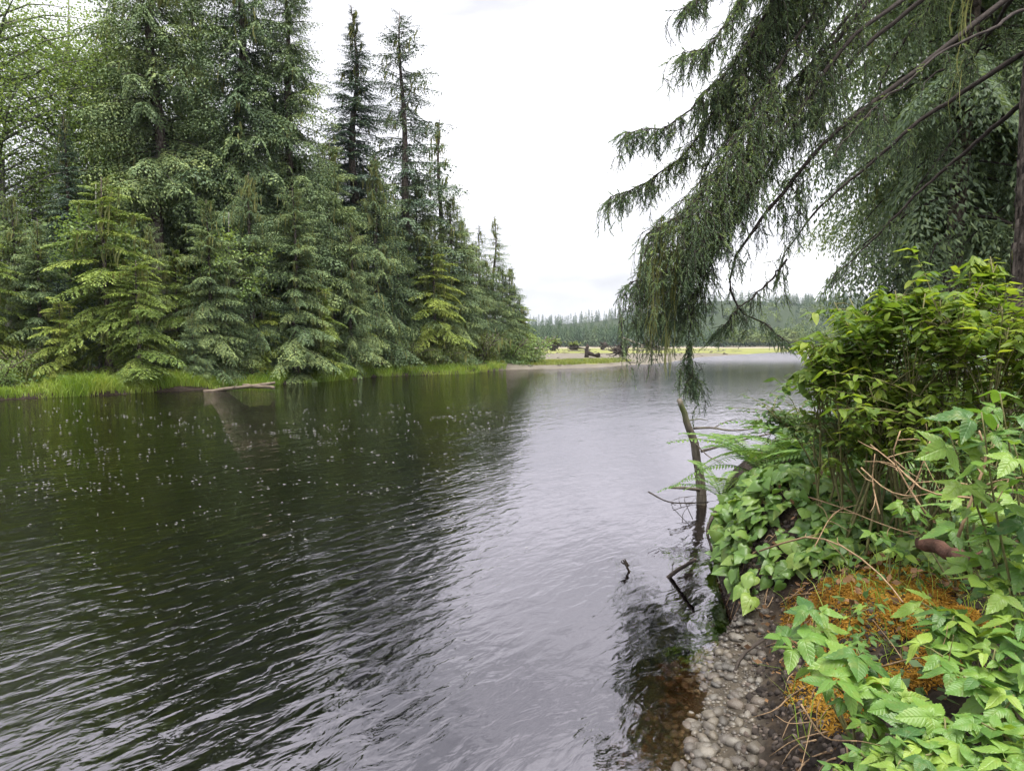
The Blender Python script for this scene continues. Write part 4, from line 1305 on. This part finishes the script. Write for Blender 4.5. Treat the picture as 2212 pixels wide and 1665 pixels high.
def shrub(name, base_xy, crown, rad3, nstem, ntwig, leaf, size, label, seed, cat='shrub', group='leafy shrubs of the near right bank', per=(8, 15), stem_mat='stem', limit=300, droop=.25):
    r = np.random.default_rng(seed)
    b = on(base_xy[0], base_xy[1], -.03)
    e = empty(name, b, label, cat, group)
    lv = Leaves(leaf, e, b)
    crown = np.asarray(crown, float); rad3 = np.asarray(rad3, float)
    wood = MB()
    for s in range(nstem):
        d = unit(r.normal(size=3)); d[2] = abs(d[2])
        tip = crown + d * rad3 * r.uniform(.3, .8)
        p0 = b + np.append(r.normal(size=2) * .12, 0)
        c = curve([p0, p0 * .5 + tip * .5 + np.append(r.normal(size=2) * .12, .12), tip], 9)
        m_ = MB()
        add_tube(m_, c - b, np.linspace(.010, .004, 9), 5)
        link('stem', m_.mesh(name + '_stem', M[stem_mat], True), e)
        for k in range(ntwig):
            u = r.uniform(.35, 1)
            q = np.array([np.interp(u, np.linspace(0, 1, 9), c[:, j]) for j in range(3)])
            dd = unit(r.normal(size=3)); dd[2] = dd[2] * .6 + .25
            t_ = crown + unit(dd) * rad3 * r.choice([.4, .65, .9, 1.1, 1.3, 1.6])
            t_ = q + (t_ - q) * r.uniform(.5, 1)
            t_[2] = max(t_[2], float(ground_z(t_[0], t_[1])) + .1)
            tw = curve([q, (q + t_) / 2 + [0, 0, .05], t_], 7)
            add_tube(wood, tw - b, np.linspace(.005, .002, 7), 3)
            nl = r.integers(*per)
            ax = unit(tw[-1] - tw[-2])
            for j in range(nl):
                w_ = 1 - .55 * (j / nl) ** 1.2
                p = np.array([np.interp(w_, np.linspace(0, 1, 7), tw[:, i]) for i in range(3)])
                a = j * 2.4 + r.uniform(-.4, .4)
                side = np.array([math.cos(a), math.sin(a), r.uniform(-.35, .25)])
                ld = unit(side + ax * .5 + [0, 0, -droop * r.uniform(0, 1)])
                nn = unit(np.array([0, 0, 1.0]) + r.normal(size=3) * .28)
                lv.add(p, ld, nn, .86 * size * r.uniform(.5, 1.25))
    o = link('twigs', wood.mesh(name + '_twigs', M[stem_mat]), e); o['kind'] = 'stuff'
    lv.finish(r, limit)
    return e

def base_under(p, back=.0):
    return (p[0] + .15, p[1] + back)
SH = [  # crown centre in the picture (x, y, distance), radii in metres, stems, twigs per stem, leaf, leaf size, label
 ((2060, 670, 4.6), (.44, .45, .30), 8, 12, 'shrub', .115, 'tallest bright green shrub in front of the big trunk'),
 ((1885, 680, 4.9), (.36, .4, .28), 8, 11, 'shrub', .115, 'bright green shrub left of the tallest one, reaching over the river'),
 ((1800, 780, 5.0), (.30, .35, .24), 7, 10, 'shrub', .110, 'low green shrub at the outer tip of the leafy mass'),
 ((2190, 740, 4.2), (.32, .45, .30), 7, 11, 'shrub', .110, 'bright shrub at the right picture edge below the big trunk'),
 ((1960, 840, 4.7), (.52, .45, .26), 8, 12, 'shrub', .105, 'wide yellow green shrub under the tallest one'),
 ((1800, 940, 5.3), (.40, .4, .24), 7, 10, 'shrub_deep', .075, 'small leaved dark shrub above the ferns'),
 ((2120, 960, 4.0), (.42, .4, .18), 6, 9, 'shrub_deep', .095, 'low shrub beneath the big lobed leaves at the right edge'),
 ((1900, 960, 4.9), (.40, .4, .20), 7, 10, 'shrub', .085, 'low yellow green shrub right above the carpet'),
 ((2040, 920, 4.4), (.40, .35, .20), 7, 10, 'shrub', .095, 'low bright shrub left of the large lobed leaves'),
 ((2125, 575, 4.7), (.12, .15, .12), 3, 8, 'shrub', .105, 'single bright shoot rising above the leafy mass beside the trunk'),
]
for k, (c, r3, a_, b_, lf, sz, lab) in enumerate(SH):
    p = P(*c)
    shrub('shrub', base_under(p, .1), p, r3, a_, b_, lf, sz, lab, 300 + k)
p = P(1680, 915, 6.0)
shrub('shrub', (p[0] + .55, p[1]), p, (.30, .3, .26), 7, 9, 'huckle', .075, 'airy small leaved huckleberry reaching out over the water by the dead pole', 330)
# deeper, darker undergrowth behind
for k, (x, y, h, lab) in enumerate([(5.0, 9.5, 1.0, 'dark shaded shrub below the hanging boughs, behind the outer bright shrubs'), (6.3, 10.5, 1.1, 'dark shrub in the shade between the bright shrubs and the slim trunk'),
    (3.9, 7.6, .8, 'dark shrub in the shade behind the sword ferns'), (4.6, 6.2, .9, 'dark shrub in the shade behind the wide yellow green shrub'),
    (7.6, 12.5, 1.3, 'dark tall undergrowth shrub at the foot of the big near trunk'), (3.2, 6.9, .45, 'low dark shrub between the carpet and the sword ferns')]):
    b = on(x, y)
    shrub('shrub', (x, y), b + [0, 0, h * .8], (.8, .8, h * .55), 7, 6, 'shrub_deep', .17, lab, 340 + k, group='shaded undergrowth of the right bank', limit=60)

# ------------------------------------------------------------------ salmonberry plants in the foreground
def salmonberry(tips, base_xy, label, seed, size=.16):
    """tips: (picture x, y, distance) of leaf clusters"""
    r = np.random.default_rng(seed)
    b = on(base_xy[0], base_xy[1], -.02)
    e = empty('salmonberry_plant', b, label, 'plant', 'salmonberry plants on the near bank')
    lv = Leaves('berry', e, b)
    for tp in tips:
        t_ = P(*tp[:3])
        gz = float(ground_z(t_[0], t_[1]))
        t_[2] = max(t_[2], gz + .06)
        c = curve([b + np.append(r.normal(size=2) * .04, 0), (b + t_) / 2 + [r.normal() * .05, r.normal() * .05, .10], t_], 9)
        m_ = MB()
        add_tube(m_, c - b, np.linspace(.007, .0025, 9), 5)
        link('stem', m_.mesh('berry_stem', M['stem'], True), e)
        n = (tp[3] if len(tp) > 3 else 5) + 3
        for j in range(n):
            u = 1 - .62 * (j / max(1, n)) ** 1.1
            p = np.array([np.interp(u, np.linspace(0, 1, 9), c[:, i]) for i in range(3)])
            a = j * 2.3 + r.uniform(-.5, .5) + seed
            d = np.array([math.cos(a), math.sin(a), r.uniform(-.25, .35)])
            nn = unit(np.array([0, -.25, 1.0]) + r.normal(size=3) * .25)
            lv.add(p, d, nn, .84 * size * r.uniform(.6, 1.25))
    lv.finish(r, 300)
    return e
SB = [
 ([(1700, 1375, 2.75, 5), (1760, 1310, 2.85, 4)], (1.45, 2.85), 'salmonberry sprig with broad toothed leaves just below the heart leaved carpet', .20),
 ([(1790, 1470, 2.45, 4), (1850, 1400, 2.6, 4)], (1.42, 2.6), 'salmonberry with paired leaves leaning over the orange moss', .19),
 ([(1905, 1480, 2.4, 4), (1960, 1530, 2.3, 4)], (1.5, 2.4), 'salmonberry between the moss and the bottom right thicket', .16),
 ([(2060, 1330, 2.6, 6), (1990, 1300, 2.75, 4)], (1.85, 2.65), 'bright salmonberry standing right of the orange moss', .17),
 ([(2110, 1240, 2.7, 6), (2180, 1270, 2.6, 5)], (2.05, 2.7), 'sunny yellow green salmonberry above the right hand thicket', .17),
 ([(2080, 1460, 2.3, 6), (2150, 1400, 2.4, 6), (2010, 1400, 2.5, 5)], (1.75, 2.3), 'leafy salmonberry in the middle of the right hand thicket', .15),
 ([(2120, 1560, 2.1, 6), (2190, 1500, 2.2, 6), (2040, 1550, 2.15, 5)], (1.6, 2.1), 'salmonberry low in the right hand thicket', .15),
 ([(2000, 1630, 2.0, 6), (2080, 1650, 1.95, 6), (1930, 1590, 2.1, 5)], (1.4, 2.0), 'salmonberry at the bottom edge of the picture', .14),
 ([(2170, 1640, 1.9, 6), (2210, 1590, 1.95, 5)], (1.5, 1.9), 'salmonberry in the bottom right corner', .14),
 ([(1800, 1660, 2.2, 5), (1860, 1625, 2.2, 4)], (1.2, 2.2), 'small salmonberry beside the gravel at the bottom edge', .10),
 ([(2120, 890, 2.6, 8), (2050, 935, 2.7, 7), (2190, 960, 2.5, 7), (2160, 850, 2.7, 7)], (2.15, 2.75), 'large bright salmonberry with wide lobed leaves at the right edge', .20),
 ([(2150, 1110, 3.0, 5), (2200, 1060, 3.0, 5), (2090, 1090, 3.2, 4)], (2.4, 3.1), 'salmonberry below the large lobed leaves at the right edge', .20),
 ([(1960, 1090, 3.9, 5), (2040, 1060, 3.7, 5)], (2.6, 3.9), 'small salmonberry behind the dry twigs', .15),
 ([(1990, 1560, 2.2, 6), (2060, 1600, 2.1, 6), (1940, 1650, 2.0, 5)], (1.45, 2.25), 'salmonberry crowding the bottom edge left of the corner', .15),
 ([(2150, 1480, 2.35, 6), (2210, 1420, 2.3, 6), (2190, 1350, 2.45, 6)], (1.95, 2.4), 'salmonberry at the right edge of the thicket', .16),
 ([(2030, 1380, 2.75, 6), (2100, 1370, 2.6, 6)], (1.95, 2.8), 'salmonberry directly behind the middle of the thicket', .15),
 ([(1870, 1560, 2.35, 5), (1910, 1640, 2.1, 5)], (1.35, 2.35), 'salmonberry beside the lower tip of the moss', .13),
 ([(2200, 1180, 2.9, 6), (2130, 1170, 3.0, 5)], (2.3, 2.95), 'salmonberry in front of the fern at the right edge', .17),
 ([(1760, 1150, 5.0, 4), (1830, 1130, 4.9, 4)], (2.55, 5.05), 'small salmonberry sprouting out of the middle of the carpet', .14),
 ([(1930, 1190, 4.0, 4), (1890, 1150, 4.3, 4)], (2.4, 4.15), 'small salmonberry between the carpet and the moss', .14),
 ([(1680, 1080, 6.0, 4), (1620, 1110, 5.9, 3)], (2.5, 6.0), 'small salmonberry at the top of the carpet below the ferns', .14),
 ([(1885, 1310, 3.1, 3), (1870, 1380, 2.9, 3)], (1.72, 3.05), 'tiny seedling with pale leaves growing out of the orange moss', .09),
]
for k, (tips, bxy, lab, sz) in enumerate(SB):
    salmonberry(tips, bxy, lab, 500 + k, sz)

# ------------------------------------------------------------------ heart leaved carpet over the mound
r = np.random.default_rng(600)
bpos = on(2.3, 5.6)
carpet = empty('heart_leaf_carpet', bpos, 'carpet of heart shaped leaves spilling over the bank edge', 'plant')
lv = Leaves('heart', carpet, bpos)
wood = MB()
eps = .03
k = 0
while k < 2200:
    x, y = r.uniform(1.6, 4.3), r.uniform(3.7, 7.6)
    d = float(d_right(x, y))
    if d < .05: continue
    z = float(ground_z(x, y))
    px, py = pixel_of(np.array([x, y, z]))
    lim = np.interp(px, [1500, 1560, 1640, 1720, 1900, 2000, 2140, 2200], [1290, 1320, 1330, 1260, 1190, 1230, 1280, 1200]) + r.normal() * 16
    if py > lim or py < 1045 + r.normal() * 15 or px > 2150: continue
    gx = float(ground_z(x + eps, y) - ground_z(x - eps, y)) / (2 * eps)
    gy = float(ground_z(x, y + eps) - ground_z(x, y - eps)) / (2 * eps)
    nrm = unit([-gx, -gy, 1.0])
    cl = float(wob(x, y, 3.0))
    if cl < -.8 and r.random() < .6: continue
    lift = r.uniform(.02, .13) + .07 * max(0, cl)
    p = np.array([x, y, z]) + nrm * lift + [0, 0, .02]
    out = unit([nrm[0] - .25, nrm[1] - .35, -.35]) + r.normal(size=3) * .7
    nn = unit(nrm * .7 + np.array([-.1, -.35, .75]) + r.normal(size=3) * .45)
    lv.add(p, out, nn, r.choice([.06, .08, .10, .115, .13, .145]) * r.uniform(.85, 1.1))
    if k % 3 == 0:
        add_tube(wood, [np.array([x, y, z]) - bpos, p - bpos], [.003, .002], 3)
    k += 1
o = link('stalks', wood.mesh('carpet_stalks', M['stem']), carpet); o['kind'] = 'stuff'
lv.finish(r, 300)

# ------------------------------------------------------------------ sword ferns
def frond_mesh(seed, n=26):
    r_ = np.random.default_rng(seed)
    mb = MB()
    t = np.linspace(0, 1, 12)
    arch = r_.uniform(.45, .75)
    ax = np.stack([t * .92, 0 * t + .05 * np.sin(t * 3), arch * t * (1 - t) * 1.3 - .10 * t ** 2], -1)
    add_tube(mb, ax, np.linspace(.006, .002, 12), 3, .2)
    for k in range(n):
        u = .12 + .87 * (k + .5) / n
        p = np.array([np.interp(u, t, ax[:, j]) for j in range(3)])
        ln = .135 * math.sin(math.pi * min(1, (1.03 - u) * .95 + .05)) ** .7 * (1 if u > .25 else .8)
        for sd in (-1, 1):
            d = unit([.28, sd, -.22 + r_.normal() * .06])
            q = unit(np.cross([0, 0, 1.0], d))
            wv = .013
            mb.add([p, p + d * ln * .35 + q * wv, p + d * ln, p + d * ln * .35 - q * wv], [(0, 1, 2), (0, 2, 3)], np.clip(.5 + r_.normal() * .2, 0, 1))
    return mb.mesh('frond', M['fern'])
FR = [frond_mesh(700 + k) for k in range(5)]
def fern(px, py, Y, n, size, label, seed, spread=(0, 6.28)):
    r_ = np.random.default_rng(seed)
    p = P(px, py, Y)
    p[2] = max(p[2], float(ground_z(p[0], p[1])))
    e = empty('sword_fern', p, label, 'fern', 'sword ferns on the near bank')
    for k in range(n):
        a = spread[0] + (spread[1] - spread[0]) * (k + r_.uniform(0, .8)) / n
        el = r_.uniform(.0, .75)
        d = np.array([math.cos(a) * math.cos(el), math.sin(a) * math.cos(el), math.sin(el)])
        nn = np.array([-math.cos(a) * math.sin(el), -math.sin(a) * math.sin(el), math.cos(el)])
        link('frond', FR[r_.integers(5)], e, mat4=Matrix(frame(d, nn, (0, 0, .02), size * r_.uniform(.7, 1.15))))
    return e
fern(1650, 1050, 7.3, 22, 1.15, 'big sword fern arching over the bank edge next to the dead pole', 1)
fern(1745, 1035, 7.0, 20, 1.15, 'sword fern behind the carpet, right of the big one', 2)
fern(1560, 1085, 8.4, 14, .8, 'small sword fern at the foot of the dead pole', 3)
fern(1850, 1030, 6.2, 16, .95, 'sword fern at the foot of the small leaved shrub', 6)
fern(2120, 1075, 3.9, 8, .45, 'small sword fern in the shade below the dry twigs', 4)
fern(2180, 1180, 3.3, 9, .42, 'sword fern at the right edge above the thicket', 5)

# ------------------------------------------------------------------ dead pole and sticks at the waterline
pb_ = P(1518, 1082, 9.3); pb_[2] = -.25
pole = empty('dead_pole', pb_, 'leaning grey dead pole with bare side branches rising from the water', 'dead tree')
mb = MB()
rr_ = np.random.default_rng(71)
c = curve([pb_, P(1512, 1030, 9.3), P(1501, 968, 9.25), P(1484, 912, 9.2), P(1466, 862, 9.15)], 14)
c += rr_.normal(size=c.shape) * .008
add_tube(mb, c - pb_, np.linspace(.075, .035, 14), 10, jit=.09, rng=rr_)
link('trunk', mb.mesh('pole_trunk', M['dead'], True), pole)
for pts, r0 in [([(1498, 925, 9.2), (1540, 924, 9.1), (1580, 930, 9.0), (1640, 925, 8.8)], .018), ([(1514, 975, 9.2), (1560, 962, 9.1), (1610, 948, 9.0), (1700, 930, 8.8)], .022),
                ([(1516, 1058, 9.3), (1480, 1054, 9.1), (1446, 1053, 9.0)], .030), ([(1488, 908, 9.2), (1510, 905, 9.2), (1530, 908, 9.2)], .010),
                ([(1500, 955, 9.2), (1530, 985, 9.1), (1560, 1000, 9.0)], .010), ([(1484, 905, 9.2), (1475, 912, 9.2)], .010), ([(1512, 990, 9.3), (1504, 1015, 9.3)], .012),
                ([(1540, 925, 9.1), (1565, 912, 9.1), (1590, 905, 9.0)], .008)]:
    m_ = MB()
    add_tube(m_, curve([P(*q) - pb_ for q in pts], 8), np.linspace(r0, r0 * .45, 8), 6, jit=.1, rng=rr_)
    link('branch', m_.mesh('pole_branch', M['dead'], True), pole)
def stick(name, pts, r0, r1, mat, label, cat='stick', group=None, twigs=(), n=9):
    c = curve(np.array(pts, float), n)
    e = empty(name, c[0], label, cat, group)
    m_ = MB()
    add_tube(m_, c - c[0], np.linspace(r0, r1, n), 7, jit=.12, rng=rr_)
    link('stem', m_.mesh(name, M[mat], True), e)
    for tpts, tr0 in twigs:
        m2 = MB()
        add_tube(m2, curve(np.array(tpts, float), 7) - c[0], np.linspace(tr0, tr0 * .4, 7), 5)
        link('twig', m2.mesh(name + '_twig', M[mat], True), e)
    return e
a = P(1368, 1252, 6.5)
stick('snag', [a, P(1354, 1224, 6.5), P(1346, 1208, 6.5)], .014, .008, 'rootwood', 'small black forked snag poking out of the open water', twigs=[([P(1358, 1222, 6.5), P(1352, 1212, 6.5), P(1350, 1206, 6.5)], .012), ([P(1356, 1220, 6.5), P(1345, 1216, 6.5), P(1342, 1210, 6.5)], .010)])
a = P(1425, 1262, 6.4)
stick('snag', [a, P(1462, 1232, 6.3), P(1482, 1220, 6.2), P(1502, 1208, 6.1)], .020, .018, 'rootwood', 'broken brown branch stub slanting up from the water by the carpet', twigs=[([P(1452, 1240, 6.35), P(1453, 1222, 6.35), P(1456, 1212, 6.35)], .005)])
a = P(1590, 1345, 5.3); 
stick('dead_branch', [P(1650, 1380, 4.6), P(1600, 1420, 4.5), P(1570, 1500, 4.2), P(1552, 1540, 4.05)], .014, .005, 'rootwood', 'thin dark twig hanging from the undercut bank over the gravel')
# roots and driftwood at the carpet edge
stick('dead_branch', [P(1545, 1105, 6.6), P(1528, 1145, 6.4), P(1538, 1190, 6.2)], .018, .010, 'rootwood', 'dark bent root at the outer edge of the carpet')
# tangle of twigs under the fern in the water
tw_ = [([P(1440 + rr_.uniform(-10, 70), 1100 + rr_.uniform(-15, 40), 8.0), P(1450 + rr_.uniform(-10, 60), 1090 + rr_.uniform(-25, 25), 8.1), P(1480 + rr_.uniform(-20, 70), 1080 + rr_.uniform(-20, 20), 8.2)], .005) for k in range(7)]
for t_, _ in tw_:
    for q in t_: q[2] = max(q[2], .01)
stick('brush_tangle', [P(1400, 1062, 8.3), P(1450, 1085, 8.2), P(1530, 1085, 8.2)], .010, .006, 'rootwood', 'dark tangle of twigs lying in the water at the foot of the pole', 'branch', None, tw_)

# dry twigs across the carpet and the shaded hollow
TW = [
 ([(2100, 1075, 3.5), (2000, 1060, 3.6), (1930, 1000, 3.8), (1880, 960, 4.0)], .006, 'long dry twig arching across the dark hollow'),
 ([(2000, 1110, 3.6), (1955, 1040, 3.7), (1930, 985, 3.7), (1945, 930, 3.7)], .006, 'forked dry cane standing in the dark hollow'),
 ([(1900, 1110, 3.9), (1885, 1040, 4.0), (1890, 980, 4.0)], .005, 'upright dry cane left of the forked one'),
 ([(2070, 1160, 3.0), (2105, 1060, 3.0), (2130, 990, 3.0), (2115, 930, 3.0)], .008, 'pale dry cane under the large lobed leaves'),
 ([(2105, 1060, 3.0), (2150, 1040, 2.9), (2212, 1030, 2.8)], .005, 'thin dry twig running off the right edge'),
 ([(1640, 1190, 5.0), (1740, 1160, 4.6), (1820, 1180, 4.2), (1900, 1240, 3.6), (1950, 1300, 3.2)], .007, 'long bent twig lying across the carpet and the moss'),
 ([(1760, 1180, 4.4), (1800, 1110, 4.6), (1850, 1090, 4.7)], .004, 'short dry twig on the carpet'),
 ([(1700, 1060, 5.6), (1800, 1090, 5.0), (1900, 1130, 4.4), (1990, 1160, 4.0)], .005, 'straight dry twig crossing the back of the carpet'),
 ([(1860, 1010, 4.3), (1920, 1060, 4.1), (1990, 1070, 3.9), (2070, 1040, 3.7)], .005, 'curved dry twig low in the hollow'),
 ([(2010, 950, 3.9), (1990, 1010, 3.9), (1960, 1080, 3.9)], .004, 'thin dry cane right of the forked one'),
 ([(1730, 1520, 2.6), (1780, 1590, 2.5), (1850, 1600, 2.3)], .004, 'dry twig at the mossy foot of the bank'),
 ([(1900, 1440, 2.8), (2000, 1420, 2.6), (2060, 1470, 2.4)], .004, 'arched dry stalk in front of the moss'),
]
for k, (pts, r0, lab) in enumerate(TW):
    q = [P(*p_) for p_ in pts]
    for p_ in q: p_[2] = max(p_[2], float(ground_z(p_[0], p_[1])) + .02)
    cc = curve(q, 9)
    tws = []
    for j in range(4):
        i = rr_.integers(2, 8)
        d = unit(cc[i] - cc[i - 1] + rr_.normal(size=3) * .7 + [0, 0, .2])
        l = rr_.uniform(.08, .25)
        tws.append(([cc[i], cc[i] + d * l * .5 + rr_.normal(size=3) * .01, cc[i] + d * l], r0 * .6))
    stick('dry_twig', q, r0, r0 * .5, 'twig', lab, 'twig', 'dry twigs on the near bank', tws)
log_thing('rotting_log', P(1990, 1170, 3.9), P(2120, 1215, 3.2), .04, .035, 'redlog', 'rotting reddish log lying at the right above the moss', seed=77, stubs=1)

# ------------------------------------------------------------------ orange moss and loose ground cover
r = np.random.default_rng(800)
n = 170000
x, y = r.uniform(1.2, 3.2, n), r.uniform(2.2, 5.0, n)
z = ground_z(x, y)
px, py = pixel_of(np.stack([x, y, z], -1))
e1 = ((px - 1890) / 180) ** 2 + ((py - 1325) / 115) ** 2
e2 = ((px - 1810) / 105) ** 2 + ((py - 1480) / 100) ** 2
e3 = ((px - 1960) / 90) ** 2 + ((py - 1450) / 70) ** 2
fr = np.minimum(np.minimum(e1, e2), e3) + .5 * wob(x, y, 6.0) + r.normal(size=n) * .1
s = (fr < 1) & (d_right(x, y) > .42)
x, y, z = x[s], y[s], z[s]
n = len(x)
print('moss fronds', n)
C = np.stack([x, y, z + .005], -1)
clump = wob(x * 6, y * 6, 1.6)
C[:, 2] += np.clip(clump, -.6, 1.2) * .026 + r.uniform(-.01, .02, n)
mb = MB()
d = unit(r.normal(size=(n, 3)) * [1, 1, .5] + [-.1, -.3, .25])
up = unit(r.normal(size=(n, 3)) * .5 + [0, -.2, 1])
sd_ = unit(np.cross(d, up)); ln = r.uniform(.012, .034, n)
V = np.stack([C, C + d * (ln * .5)[:, None] + sd_ * (ln * .14)[:, None], C + d * ln[:, None] - [0, 0, .006], C + d * (ln * .5)[:, None] - sd_ * (ln * .14)[:, None]], 1).reshape(-1, 3)
mb.add(V, (np.arange(n)[:, None, None] * 4 + _fq).reshape(-1, 3), np.repeat(np.clip(.45 + .3 * wob(x, y, 3) + r.uniform(-.3, .3, n), 0, 1), 4))
tag(link('orange_moss', mb.mesh('orange_moss', M['moss_orange'])), 'mound of orange brown moss on the near bank', 'moss', kind='stuff')
# clods, roots and crumbs of the bank face
mb = MB()
CL = [lump(.4, np.array([1, .8, .6]), 820 + k, 1) for k in range(6)]
for k in range(2600):
    y = r.uniform(2.2, 7.5); d_ = r.uniform(.26, 1.0) if y < 5 else r.uniform(-.02, .5)
    x = float(np.interp(y, _RS[:, 0], _RS[:, 1])) + d_
    V, F = CL[r.integers(6)]
    q = frame(r.normal(size=3), unit(r.normal(size=3)), (x, y, float(ground_z(x, y))), r.uniform(.006, .03))
    mb.add(V @ q[:3, :3].T + q[:3, 3], F, r.uniform(0, 1))
o = link('soil_clods', mb.mesh('soil_clods', M['rootwood']), GROUND); o['kind'] = 'stuff'
mb = MB()
for k in range(90):
    y = r.uniform(2.4, 7.0); d_ = r.uniform(.5, .8) if y < 5 else r.uniform(.05, .4)
    x = float(np.interp(y, _RS[:, 0], _RS[:, 1])) + d_
    p0 = on(x, y, .01); l_ = r.uniform(.08, .3)
    p1 = p0 + [-.3 * l_, r.normal() * .4 * l_, .01]; p1[2] = float(ground_z(p1[0], p1[1])) + .03
    p2 = p1 + [-.35 * l_, r.normal() * .3 * l_, 0]; p2[2] = float(ground_z(p2[0], p2[1])) + .01
    add_tube(mb, curve([p0, p1, p2], 6), np.linspace(.005, .0015, 6), 4)
o = link('roots', mb.mesh('bank_roots', M['twig']), GROUND); o['kind'] = 'stuff'
# small mixed leaves that cover the soil
def cover(name, mat, n, xr, yr, size, cond, label, cat, seed, lift=(.01, .12)):
    r_ = np.random.default_rng(seed)
    x, y = r_.uniform(*xr, n), r_.uniform(*yr, n)
    s_ = cond(x, y)
    x, y = x[s_], y[s_]
    C = np.stack([x, y, ground_z(x, y) + r_.uniform(*lift, len(x))], -1)
    mb = MB()
    leaf_quads(mb, C, size, r_, np.clip(.4 + .3 * wob(x, y, 2) + r_.uniform(-.3, .3, len(x)), 0, 1), .5)
    return tag(link(name, mb.mesh(name, M[mat])), label, cat, kind='stuff')
cover('ground_cover', 'shrub_deep', 34000, (-2, 9), (1.2, 14), .055, lambda x, y: (d_right(x, y) > .75) & (wob(x, y, 1.2) > -.6), 'small green leaves carpeting the soil of the near bank', 'undergrowth', 801)
cover('leaf_litter', 'litter', 9000, (-2, 7), (1.2, 11), .045, lambda x, y: (d_right(x, y) > .5) | ((d_right(x, y) > .02) & (wob(x, y, 9) > .7)), 'brown leaf litter on the soil of the near bank', 'leaf litter', 802, (.0, .02))
cover('dead_leaves', 'litter', 1300, (1.5, 4.4), (3.6, 7.6), .05, lambda x, y: d_right(x, y) > .1, 'dry brown leaves caught on the carpet and the moss', 'leaf litter', 804, (.05, .17))
cover('forest_undergrowth', 'shrub_deep', 26000, (-34, 2), (26, 70), .16, lambda x, y: (d_left(x, y) > 1.2) & (d_left(x, y) < 9), 'low dark undergrowth beneath the trees of the far bank', 'undergrowth', 803, (.0, .5))

# thin grass and sedge growing through the carpet and the moss
r = np.random.default_rng(840)
mb = MB()
X = r.uniform(1.4, 4.6, 1500); Y = r.uniform(2.6, 7.6, 1500)
k_ = (d_right(X, Y) > .45) & (wob(X, Y, 1.6) > -.1)
blades(mb, X[k_], Y[k_], .26, .0028, r, .75)
tag(link('bank_sedge', mb.mesh('bank_sedge', M['grass'])), 'thin grass blades growing through the carpet on the near bank', 'grass', kind='stuff')

# ------------------------------------------------------------------ stones of the gravel
r = np.random.default_rng(850)
m_, t, out = new_mat('river_stones')
oi = N(t, 'ObjectInfo'); at = N(t, 'Attribute', _attribute_name='var')
co = N(t, 'TexCoord')
nz = N(t, 'TexNoise', Scale=9.0, Detail=6.0); L(t, co.outputs['Object'], nz.inputs['Vector'])
f = math_(t, 'FRACT', math_(t, 'ADD', oi.outputs['Random'], at.outputs['Fac']))
c = ramp(t, f, [(0, (.03, .026, .023)), (.2, (.08, .066, .052)), (.45, (.14, .118, .088)), (.6, (.085, .06, .044)), (.8, (.04, .039, .038)), (.9, (.22, .195, .16)), (1, (.10, .095, .09))])
c = mixc(t, .35, c, ramp(t, nz.outputs['Fac'], [(.3, (.035, .03, .025)), (.7, (.18, .165, .14))]))
pb = N(t, 'BsdfPrincipled', Roughness=.42); L(t, c, pb.inputs['Base Color'])
bp = N(t, 'Bump', Strength=.3, Distance=.02); L(t, nz.outputs['Fac'], bp.inputs['Height']); L(t, bp.outputs['Normal'], pb.inputs['Normal'])
L(t, pb.outputs[0], out.inputs['Surface'])
M['stone'] = m_
SM = []
for k in range(9):
    V, F = lump(.28, np.array([1, r.uniform(.65, .95), r.uniform(.4, .7)]), 860 + k, 2)
    mb = MB(); mb.add(V, F, 0.0)
    SM.append((mb.mesh('stone', M['stone'], True), V, F))
SML = [lump(.28, np.array([1, r.uniform(.65, .95), r.uniform(.45, .7)]), 880 + k, 1) for k in range(6)]
pts = []
mb = MB()
while len(pts) < 8000:
    y = r.uniform(2.4, 6.2); d = r.uniform(-1.15, .34)
    if y > 5.1 and d > -.1: continue
    x = float(np.interp(y, _RS[:, 0], _RS[:, 1])) + d
    s_ = min(.044, .005 + .0058 * r.exponential(1.0) ** 1.45) * (1.1 if y < 4 else 1)
    pts.append((x, y, s_))
pts.sort(key=lambda q: -q[2] * (1.0 if d_right(q[0], q[1]) > -.35 else .6))
for k, (x, y, s_) in enumerate(pts):
    z = float(ground_z(x, y)) + s_ * .12
    a = r.uniform(0, 6.28)
    d = np.array([math.cos(a), math.sin(a), r.uniform(-.2, .2)]); nn = unit(np.array([0, 0, 1.0]) + r.normal(size=3) * .2)
    if k < 300:
        me, V, F = SM[r.integers(9)]
        link('stone', me, GROUND, mat4=Matrix(frame(d, nn, (x, y, z), s_)))
    else:
        V, F = SML[r.integers(6)]
        q = frame(d, nn, (x, y, z), s_)
        mb.add(V @ q[:3, :3].T + q[:3, 3], F, r.uniform(0, 1))
o = link('gravel', mb.mesh('gravel', M['stone'], True), GROUND); o['kind'] = 'stuff'
# ------------------------------------------------------------------ damp air over the estuary
mh, t, out = new_mat('damp_air')
pv = N(t, 'VolumePrincipled', Density=.00013)
pv.inputs['Color'].default_value = (.80, .89, 1, 1)
pv.inputs['Anisotropy'].default_value = .0
L(t, pv.outputs[0], out.inputs['Volume'])
mb = MB()
S = 3800.0
mb.add([(-S, -S, -4.5), (S, -S, -4.5), (S, S, -4.5), (-S, S, -4.5), (-S, -S, 130), (S, -S, 130), (S, S, 130), (-S, S, 130)],
       [(3, 2, 1, 0), (4, 5, 6, 7), (0, 1, 5, 4), (1, 2, 6, 5), (2, 3, 7, 6), (3, 0, 4, 7)])
tag(link('haze', mb.mesh('haze', mh)), 'thin damp haze paling the distant forest', 'haze', kind='stuff')
